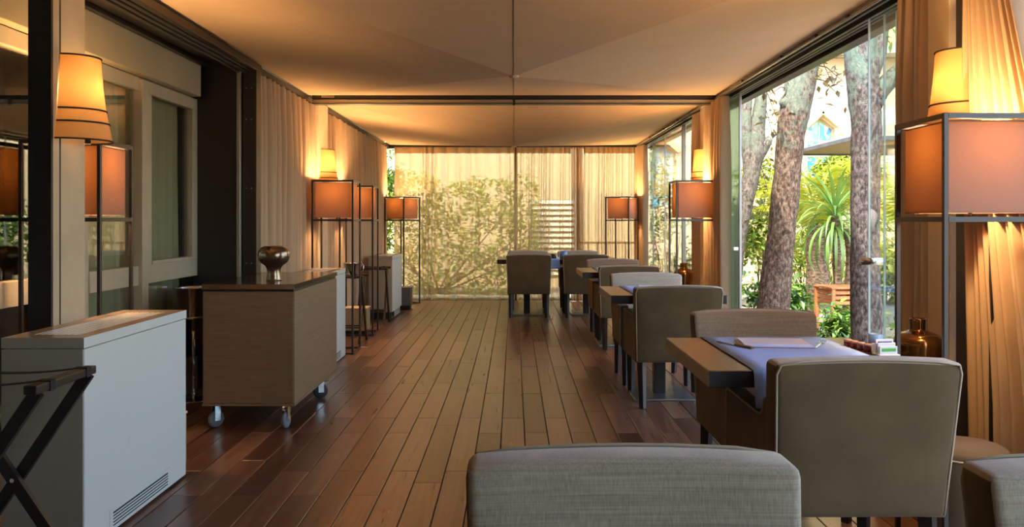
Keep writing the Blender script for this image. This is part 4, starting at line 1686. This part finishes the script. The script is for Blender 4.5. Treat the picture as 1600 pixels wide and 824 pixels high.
# louvred panel seen through the sheers
lv = thing('louvre_screen', 'white slatted louvre screen outside, seen through the sheer curtains', 'screen', (0.33, 16.9, 0))
box('side_post', -0.05, 0.0, -0.03, 0.03, -0.1, 1.78, 'louverwhite', lv)
box('side_post', 0.86, 0.91, -0.03, 0.03, -0.1, 1.78, 'louverwhite', lv)
box('gap_shade_board', 0.0, 0.86, 0.05, 0.07, 0.2, 1.76, 'canopyunder', lv)  # tan sheet added as painted shade in the gaps between slats
for k in range(14):
    z = 0.30 + k * 0.108
    bm = BM()
    bar(bm, (0.0, 0, z), (0.86, 0, z), 0.075, 0.012, side=(0, 0.5, 0.85))
    obj('slat', bm, 'louverwhite', lv)
rl = thing('garden_railing', 'rusty metal railing outside the far sheers', 'railing', (0, 15.6, 0))
for z in (0.92, 0.40):
    box('rail_bar', 1.15, 2.6, -0.02, 0.02, z, z + 0.035, 'rust', rl)
for k in range(9):
    x = 1.18 + k * 0.17
    box('baluster', x - 0.01, x + 0.01, -0.012, 0.012, -0.12, 0.93, 'rust', rl)


# ---- leaves
def leaf_mesh(name, samples, m, size, parent=None, aspect=0.45, droop=0.3, seed=0, per=2):
    """Folded leaves at the given points; each leaf four triangles with a raised keel."""
    r = random.Random(seed)
    V, Fc = [], []
    for p in samples:
        s = size * r.uniform(0.65, 1.3)
        az = r.uniform(0, 2 * math.pi)
        el = r.uniform(-0.9, 0.7) - droop
        d = Vector((math.cos(az) * math.cos(el), math.sin(az) * math.cos(el), math.sin(el)))
        sd = d.cross(Vector((r.uniform(-.4, .4), r.uniform(-.4, .4), 1))).normalized()
        up = sd.cross(d)
        i = len(V)
        w = s * aspect * 0.5
        V += [tuple(p), tuple(p + d * s * 0.5 + sd * w + up * w * 0.35), tuple(p + d * s), tuple(p + d * s * 0.5 - sd * w + up * w * 0.35), tuple(p + d * s * 0.5)]
        Fc += [(i, i + 4, i + 1), (i + 1, i + 4, i + 2), (i, i + 3, i + 4), (i + 3, i + 2, i + 4)]
    return data(name, V, Fc, m, parent)


def blob_points(n, c, r, seed, surf=0.35):
    q = random.Random(seed)
    out = []
    while len(out) < n:
        v = Vector((q.uniform(-1, 1), q.uniform(-1, 1), q.uniform(-1, 1)))
        l = v.length
        if l > 1 or l < surf:
            continue
        k = 0.75 + 0.5 * noise.noise(Vector((v.x * 2.1 + seed, v.y * 2.1, v.z * 2.1)))
        out.append(Vector(c) + Vector((v.x * r[0], v.y * r[1], v.z * r[2])) * k * 1.15)
    return out


def clump_points(n, c, r, seed, nclump=14, cs=0.35):
    q = random.Random(seed)
    ctr = blob_points(nclump, c, r, seed, 0.2)
    out = []
    for i in range(n):
        k = ctr[q.randrange(nclump)]
        out.append(k + Vector((q.gauss(0, cs), q.gauss(0, cs), q.gauss(0, cs))) * min(r) * 0.8)
    return out


def stems(name, base, tops, m, parent, r0=0.012):
    bm = BM()
    for k, t in enumerate(tops):
        b = Vector(base) + Vector((0.06 * math.sin(k * 2.1), 0.06 * math.cos(k * 2.1), 0))
        mid = (b + Vector(t)) / 2 + Vector((0.05 * math.sin(k), 0.05 * math.cos(k), 0))
        ring_tube(bm, [b, mid, Vector(t)], [r0, r0 * 0.7, r0 * 0.3], 5)
    return obj(name, bm, m, parent)


def shrub(c, r, n, m, size, label, seed, name='shrub', cat='shrub', group=None, aspect=0.45, clump=True):
    root = thing(name, label, cat, (c[0], c[1], -0.06), group=group)
    pts = clump_points(n, (0, 0, c[2] + 0.06), r, seed) if clump else blob_points(n, (0, 0, c[2] + 0.06), r, seed)
    pts = [p if p.z > 0.02 else Vector((p.x, p.y, 0.02 + abs(p.z) * 0.3)) for p in pts]
    o = leaf_mesh('foliage', pts, m, size, root, aspect, seed=seed)
    o['kind'] = 'stuff'
    q = random.Random(seed)
    stems('stem', (0, 0, 0.0), [pts[q.randrange(len(pts))] for k in range(9)], 'twig', root)
    return root


def hedge(x0, x1, y0, y1, h, n, m, size, label, seed):
    root = thing('hedge', label, 'hedge', ((x0 + x1) / 2, (y0 + y1) / 2, -0.08))
    q = random.Random(seed)
    a, b = (x1 - x0) / 2, (y1 - y0) / 2
    pts = []
    while len(pts) < n:
        x, y, z = q.uniform(-a, a), q.uniform(-b, b), q.uniform(0.02, h)
        hh = h * (0.92 + 0.16 * noise.noise(Vector((x * 1.2, y, seed))))
        if z > hh or noise.noise(Vector((x * 3.2, y * 3.2, z * 3.2))) < -0.22:
            continue
        pts.append(Vector((x, y, z)))
    o = leaf_mesh('foliage', pts, m, size, root, 0.55, seed=seed)
    o['kind'] = 'stuff'
    stems('stem', (0, 0, 0), [pts[q.randrange(n)] for k in range(12)], 'twig', root, 0.02)
    return root


hedge(-3.4, 0.46, 16.0, 16.8, 2.45, 9000, 'leaf_y', 0.10, 'dense yellow green hedge outside the far sheers', 21)
hedge(-3.4, -2.75, 7.2, 15.0, 3.2, 5000, 'leaf_g', 0.12, 'tall green hedge added outside the tan pleated curtains to block the sun', 22)  # hedge added to keep the sun off the curtains from outside


# ---- trunks
def trunk(bm, pts, rads, n=20, sub=7, rough=0.10, seed=0):
    P_ = [Vector(p) for p in pts]
    path, rr = [], []
    for i in range(len(P_) - 1):
        p0 = P_[max(0, i - 1)]
        p1, p2 = P_[i], P_[i + 1]
        p3 = P_[min(len(P_) - 1, i + 2)]
        for s in range(sub):
            t = s / sub
            path.append(0.5 * ((2 * p1) + (p2 - p0) * t + (2 * p0 - 5 * p1 + 4 * p2 - p3) * t * t + (3 * p1 - p0 - 3 * p2 + p3) * t ** 3))
            rr.append(rads[i] + (rads[i + 1] - rads[i]) * t)
    path.append(P_[-1])
    rr.append(rads[-1])
    i0 = len(bm.verts)
    ring_tube(bm, path, rr, n)
    bm.verts.ensure_lookup_table()
    for v in bm.verts[i0:]:
        k = min(range(len(path)), key=lambda q: (path[q] - v.co).length)
        d = v.co - path[k]
        f = noise.noise(v.co * 5 + Vector((seed, 0, 0))) * rough + noise.noise(v.co * 16 + Vector((seed, 3, 0))) * rough * 0.6
        v.co += d * f


def sprays(specs, m, size, parent, seed, name='leaf_spray'):
    """Twigs with leaves along them: each spec is (start, end, leaves)."""
    bm = BM()
    pts = []
    q = random.Random(seed)
    for a, b, n in specs:
        a, b = Vector(a), Vector(b)
        mid = (a + b) / 2 + Vector((0, 0, 0.06))
        ring_tube(bm, [a, mid, b], [0.010, 0.006, 0.003], 5)
        for k in range(n):
            t = q.uniform(0.2, 1.05)
            p = a * (1 - t) ** 2 + mid * 2 * t * (1 - t) + b * t * t
            pts.append(p + Vector((q.gauss(0, .09), q.gauss(0, .09), q.gauss(0, .08))))
    tw = obj('twigs', bm, 'twig', parent)
    o = leaf_mesh(name, pts, m, size, parent, 0.42, seed=seed)
    o['kind'] = 'stuff'
    return o


def crown(parent, c, r, n, m, size, seed):
    o = leaf_mesh('crown', clump_points(n, c, r, seed, 22, 0.3), m, size, parent, 0.42, seed=seed)
    o['kind'] = 'stuff'
    return o


# tree A: leaning trunk with a sawn knob
tA = thing('tree', 'leaning brown tree trunk with a knob, growing behind the chair across the near table', 'tree', (0, 0, 0))
YA = 9.0
bm = BM()
trunk(bm, [at(1203, 560, YA), at(1208, 480, YA), at(1222, 360, YA), at(1233, 240, YA), at(1242, 170, YA), at(1263, 80, YA), at(1290, -60, YA), at(1310, -260, YA)],
      [0.20, 0.168, 0.142, 0.138, 0.160, 0.140, 0.135, 0.12], seed=1)
trunk(bm, [at(1242, 180, YA), at(1227, 164, YA) + Vector((0, -0.04, 0)), at(1219, 157, YA) + Vector((0, -0.06, 0))], [0.10, 0.07, 0.045], 12, 4, seed=2)
obj('trunk', bm, 'bark_a', tA, True)
crown(tA, (3.9, 9.0, 5.2), (1.7, 1.8, 1.0), 1500, 'leaf_d', 0.15, 31)
sprays([(at(1262, 60, YA), at(1300, 130, YA), 26), (at(1265, 100, YA), at(1318, 128, YA), 26), (at(1262, 120, YA), at(1312, 150, YA), 18), (at(1240, 140, YA), at(1200, 150, YA), 22),
        (at(1235, 190, YA), at(1205, 200, YA), 14)], 'leaf_br', 0.11, tA, 41)
# tree B: upright trunk with a side branch
tB = thing('tree', 'upright grey tree trunk with a bare scar, beside the glass leaves and big lamp', 'tree', (0, 0, 0))
YBt = 7.2
bm = BM()
trunk(bm, [at(1356, 640, YBt), at(1354, 540, YBt), at(1352, 400, YBt), at(1352, 280, YBt), at(1353, 190, YBt), at(1346, 100, YBt), at(1342, 30, YBt), at(1335, -120, YBt), at(1325, -300, YBt)],
      [0.165, 0.124, 0.118, 0.118, 0.124, 0.132, 0.136, 0.13, 0.11], seed=5)
trunk(bm, [at(1362, 160, YBt), at(1378, 138, YBt), at(1400, 115, YBt), at(1430, 85, YBt), at(1470, 20, YBt)], [0.10, 0.078, 0.068, 0.062, 0.05], 12, 5, seed=6)
trunk(bm, [at(1358, 110, YBt), at(1370, 80, YBt), at(1378, 30, YBt), at(1388, -60, YBt)], [0.09, 0.075, 0.065, 0.05], 12, 5, seed=7)
obj('trunk', bm, 'bark_b', tB, True)
bm = BM()
cc = at(1352, 345, YBt)
dv = Vector((-cc.x, -cc.y, 0)).normalized()
pv = Vector((-dv.y, dv.x, 0))
c0 = cc + dv * 0.106 + pv * 0.045
ring = [pv * (0.043 * math.cos(a) * (1 + .25 * math.sin(3 * a))) + Vector((0, 0, 0.11 * math.sin(a))) for a in [2 * math.pi * q_ / 16 for q_ in range(16)]]
f1 = [bm.verts.new(c0 + p - dv * 0.03) for p in ring]
f2 = [bm.verts.new(c0 + p * 0.85 + dv * 0.006) for p in ring]
for i in range(16):
    bm.faces.new((f1[i], f1[(i + 1) % 16], f2[(i + 1) % 16], f2[i]))
bm.faces.new(f2)
obj('bark_scar', bm, 'scar', tB, True)
crown(tB, (3.9, 7.2, 5.0), (1.6, 1.6, 1.0), 1500, 'leaf_d', 0.15, 32)
sprays([(at(1345, 10, YBt), at(1375, 50, YBt), 14), (at(1385, 20, YBt), at(1350, 60, YBt), 10)], 'leaf_g', 0.10, tB, 42)
# tree C: pale forked trunk beyond the folded leaves
tC = thing('tree', 'pale forked tree trunk beyond the folded glass leaves', 'tree', (0, 0, 0))
YT = 11.5
bm = BM()
trunk(bm, [at(1140, 560, YT), at(1143, 470, YT), at(1152, 380, YT), at(1168, 300, YT), at(1180, 240, YT), at(1186, 180, YT), at(1192, 120, YT), at(1200, 0, YT)],
      [0.15, 0.12, 0.11, 0.11, 0.12, 0.09, 0.075, 0.06], seed=9)
trunk(bm, [at(1182, 245, YT), at(1196, 225, YT), at(1204, 216, YT)], [0.10, 0.08, 0.04], 12, 4, seed=10)
trunk(bm, [at(1172, 285, YT), at(1166, 200, YT), at(1168, 120, YT), at(1160, 0, YT)], [0.09, 0.075, 0.06, 0.05], 12, 5, seed=11)
obj('trunk', bm, 'bark_c', tC, True)
crown(tC, (3.4, 11.5, 5.0), (1.5, 1.6, 1.1), 1100, 'leaf_d', 0.16, 33)
sprays([(at(1185, 120, YT), at(1215, 190, YT), 34), (at(1190, 150, YT), at(1212, 235, YT), 30), (at(1180, 240, YT), at(1200, 300, YT), 30), (at(1170, 320, YT), at(1196, 350, YT), 26)], 'leaf_br', 0.11, tC, 43)

# ---- climbers and shrubs
shrub((6.35, 16.9, 2.3), (1.0, 0.5, 0.75), 2600, 'leaf_y', 0.15, 'yellow green climber on the church wall below the pointed window', 51, 'climbing_plant', 'plant')
shrub((8.2, 16.6, 1.3), (1.2, 0.6, 1.4), 2600, 'leaf_y', 0.16, 'tall yellow green bush beyond the grey upright trunk', 52)
shrub((5.4, 16.0, 0.9), (0.8, 0.6, 1.0), 2200, 'leaf_y', 0.15, 'sunlit yellow green bush between the leaning trunk and the dracaena', 53)
shrub((4.2, 14.6, 1.35), (0.5, 0.5, 1.35), 1900, 'leaf_y', 0.13, 'airy tall shrub against the cream wall, beside the leaning trunk', 54)
shrub((3.4, 14.4, 0.9), (0.55, 0.5, 1.0), 1300, 'leaf_g', 0.12, 'green shrub behind the folded glass leaves', 55)
shrub((3.7, 12.2, 0.28), (0.42, 0.4, 0.36), 900, 'leaf_g', 0.14, 'low green bush left of the palm stump', 56)
shrub((6.2, 14.4, 0.55), (0.7, 0.5, 0.6), 1200, 'leaf_y', 0.17, 'broad leaved sunlit bush behind the teak table', 57)
shrub((3.42, 8.9, 0.22), (0.34, 0.3, 0.30), 900, 'leaf_g', 0.10, 'low ground cover clump beside the teak table legs', 58)
shrub((3.35, 7.7, 0.12), (0.30, 0.28, 0.20), 700, 'leaf_g', 0.09, 'small green clump at the foot of the grey upright trunk', 59)
shrub((4.8, 9.5, 0.6), (0.5, 0.5, 0.9), 900, 'leaf_y', 0.15, 'sunlit shrub behind the stacked glass leaves', 60)
shrub((2.75, 12.8, 0.5), (0.3, 0.6, 0.6), 700, 'leaf_g', 0.11, 'green shrub outside the far bay glass', 61)
shrub((2.9, 16.3, 1.5), (0.5, 0.5, 1.2), 1200, 'leaf_g', 0.12, 'leafy shrub below the smaller pointed window', 62)

shrub((-2.45, 16.3, 1.8), (0.45, 0.35, 1.7), 1500, 'leaf_g', 0.11, 'tall laurel outside the hedge side corner of the sheers', 63)
# ---- dracaena, its blades one by one
def blade_me(L_, w, bend, seed, up):
    V, Fc = [], []
    n = 9
    r = random.Random(seed)
    for i in range(n + 1):
        t = i / n
        a = up - bend * t * 1.5
        if i == 0:
            x, z = 0.0, 0.0
        else:
            x += L_ / n * math.cos(a)
            z += L_ / n * math.sin(a)
        ww = w * (0.55 + 0.45 * math.sin(min(1, t * 1.6) * math.pi / 2)) * (1 - t ** 3)
        V += [(x, -ww / 2, z + ww * 0.18), (x, 0, z), (x, ww / 2, z + ww * 0.18)]
    for i in range(n):
        a = i * 3
        Fc += [(a, a + 1, a + 4, a + 3), (a + 1, a + 2, a + 5, a + 4)]
    me = bpy.data.meshes.new('leaf')
    me.from_pydata(V, [], Fc)
    me.materials.append(M['blade'])
    for p in me.polygons:
        p.use_smooth = True
    return me


blades = [blade_me(0.84, 0.045, b, i, u) for i, (b, u) in enumerate(((0.6, 1.1), (1.0, 0.95), (1.3, 0.75), (1.5, 0.5), (1.6, 0.15)))]
YD = 10.6
dr = thing('dracaena', 'spiky green dracaena with drooping sword leaves between the two dark trunks', 'plant', tuple(at(1304, 345, YD)))
q = random.Random(77)
for k in range(84):
    lev = k / 84
    me = blades[min(4, int(lev * 5))]
    o = link('leaf', me, dr, (0, 0, 0.12 - 0.22 * lev), (0, q.uniform(-0.15, 0.2), k * 2.39996))
    s = q.uniform(0.75, 1.1)
    o.scale = (s, s, s)
bm = BM()
trunk(bm, [(0.05, 0, -1.5), (0.04, 0, -0.8), (0, 0, 0.1)], [0.06, 0.05, 0.05], 10, 5, seed=14)
trunk(bm, [(0.10, 0.05, -1.45), (0.22, 0.1, -0.6), (0.18, 0.1, -0.1)], [0.055, 0.04, 0.035], 10, 5, seed=15)
obj('stem', bm, 'palmbark', dr, True)

# sunlit palm fronds behind
def frond_me():
    V, Fc = [], []
    L_ = 1.3
    n = 24
    for i in range(n):
        t = (i + 1) / n
        x = L_ * t
        z = 0.55 * math.sin(t * 2.2) * 0.8
        l = 0.34 * math.sin(math.pi * (0.15 + 0.8 * t))
        for s in (-1, 1):
            j = len(V)
            V += [(x, 0, z), (x + l * 0.35, s * l * 0.5 + 0.0, z + 0.02), (x + l * 0.75, s * l, z - 0.10), (x + l * 0.30, s * l * 0.5, z - 0.015)]
            Fc += [(j, j + 1, j + 2, j + 3)]
    for i in range(10):
        t0, t1 = i / 10, (i + 1) / 10
        j = len(V)
        z0, z1 = 0.55 * math.sin(t0 * 2.2) * 0.8, 0.55 * math.sin(t1 * 2.2) * 0.8
        V += [(L_ * t0, -0.012, z0), (L_ * t1, -0.012, z1), (L_ * t1, 0.012, z1), (L_ * t0, 0.012, z0)]
        Fc += [(j, j + 1, j + 2, j + 3)]
    me = bpy.data.meshes.new('frond')
    me.from_pydata(V, [], Fc)
    me.materials.append(M['blade_y'])
    return me


fm = frond_me()


def palm(c, label, n, seed, trunk_h, r0):
    root = thing('palm', label, 'palm', (c[0], c[1], -0.08))
    q = random.Random(seed)
    for k in range(n):
        o = link('frond', fm, root, (0, 0, trunk_h), (0, -q.uniform(-0.1, 0.75), k * 2.39996 + q.uniform(-.2, .2)))
        s = q.uniform(0.75, 1.1)
        o.scale = (s, s, s)
    bm = BM()
    trunk(bm, [(0, 0, 0), (0, 0, trunk_h * 0.5), (0, 0, trunk_h)], [r0 * 1.1, r0, r0 * 0.85], 16, 8, 0.12, seed)
    obj('stem', bm, 'palmbark', root, True)
    return root


palm((at(1277, 400, 13.0).x, 13.0), 'palm with a thick dark stump behind the dracaena', 18, 81, 1.35, 0.165)
palm((5.5, 10.2), 'sunlit palm whose fronds show behind the stacked glass leaves', 18, 82, 1.15, 0.12)
palm((6.6, 14.0), 'yellow lit palm behind the dracaena, under the pointed window', 16, 83, 1.2, 0.12)

# ---- teak stand, planter, parasol
tt = thing('teak_stand', 'slatted teak stand in the garden beside the grey upright trunk', 'table', (3.72, 10.0, -0.06), R(6))
for sx in (0, 0.42):
    for sy in (0, 0.42):
        box('leg', sx - 0.022, sx + 0.022, sy - 0.022, sy + 0.022, 0, 0.60, 'teak', tt, 0.003, 1)
for k in range(5):
    box('slat', -0.03, 0.45, -0.03 + k * 0.096, 0.055 + k * 0.096, 0.601, 0.622, 'teak', tt, 0.003, 1)
for z in (0.42, 0.48, 0.54):
    for yy in (0.0, 0.42):
        box('apron_slat', 0.022, 0.398, yy - 0.008, yy + 0.008, z, z + 0.035, 'teak', tt)
    for xx in (0.0, 0.42):
        box('apron_slat', xx - 0.008, xx + 0.008, 0.022, 0.398, z, z + 0.035, 'teak', tt)
o = box('planter', 4.12, 4.6, 10.9, 11.3, -0.08, 0.30, 'bluegrey', None, 0.01)
tag(o, 'blue grey planter box behind the teak stand', 'planter')
ps = thing('parasol', 'beige garden parasol with a grey rim behind the grey upright trunk', 'parasol', (5.35, 11.6, -0.06))
hw, ze, za = 1.25, 2.40, 2.78
data('canopy', [(-hw, -hw, ze), (hw, -hw, ze), (hw, hw, ze), (-hw, hw, ze), (0, 0, za)] + [(-hw, -hw, ze + .015), (hw, -hw, ze + .015), (hw, hw, ze + .015), (-hw, hw, ze + .015), (0, 0, za + .02)],
     [(1, 0, 4), (2, 1, 4), (3, 2, 4), (0, 3, 4), (5, 6, 9), (6, 7, 9), (7, 8, 9), (8, 5, 9)], 'canopyunder', ps)
for a, b in (((-hw, -hw), (hw, -hw)), ((hw, -hw), (hw, hw)), ((hw, hw), (-hw, hw)), ((-hw, hw), (-hw, -hw))):
    bm = BM()
    bar(bm, (a[0], a[1], ze), (b[0], b[1], ze), 0.05, 0.012)
    obj('rim_strip', bm, 'canopyedge', ps)
for a in ((-hw, -hw), (hw, -hw), (hw, hw), (-hw, hw)):
    bm = BM()
    bar(bm, (a[0], a[1], ze - 0.01), (0, 0, za - 0.015), 0.03, 0.025)
    obj('rib', bm, 'canopyedge', ps)
bm = BM()
ring_tube(bm, [(0, 0, 0), (0, 0, za - 0.01)], 0.03, 10)
obj('pole', bm, 'canopyedge', ps)
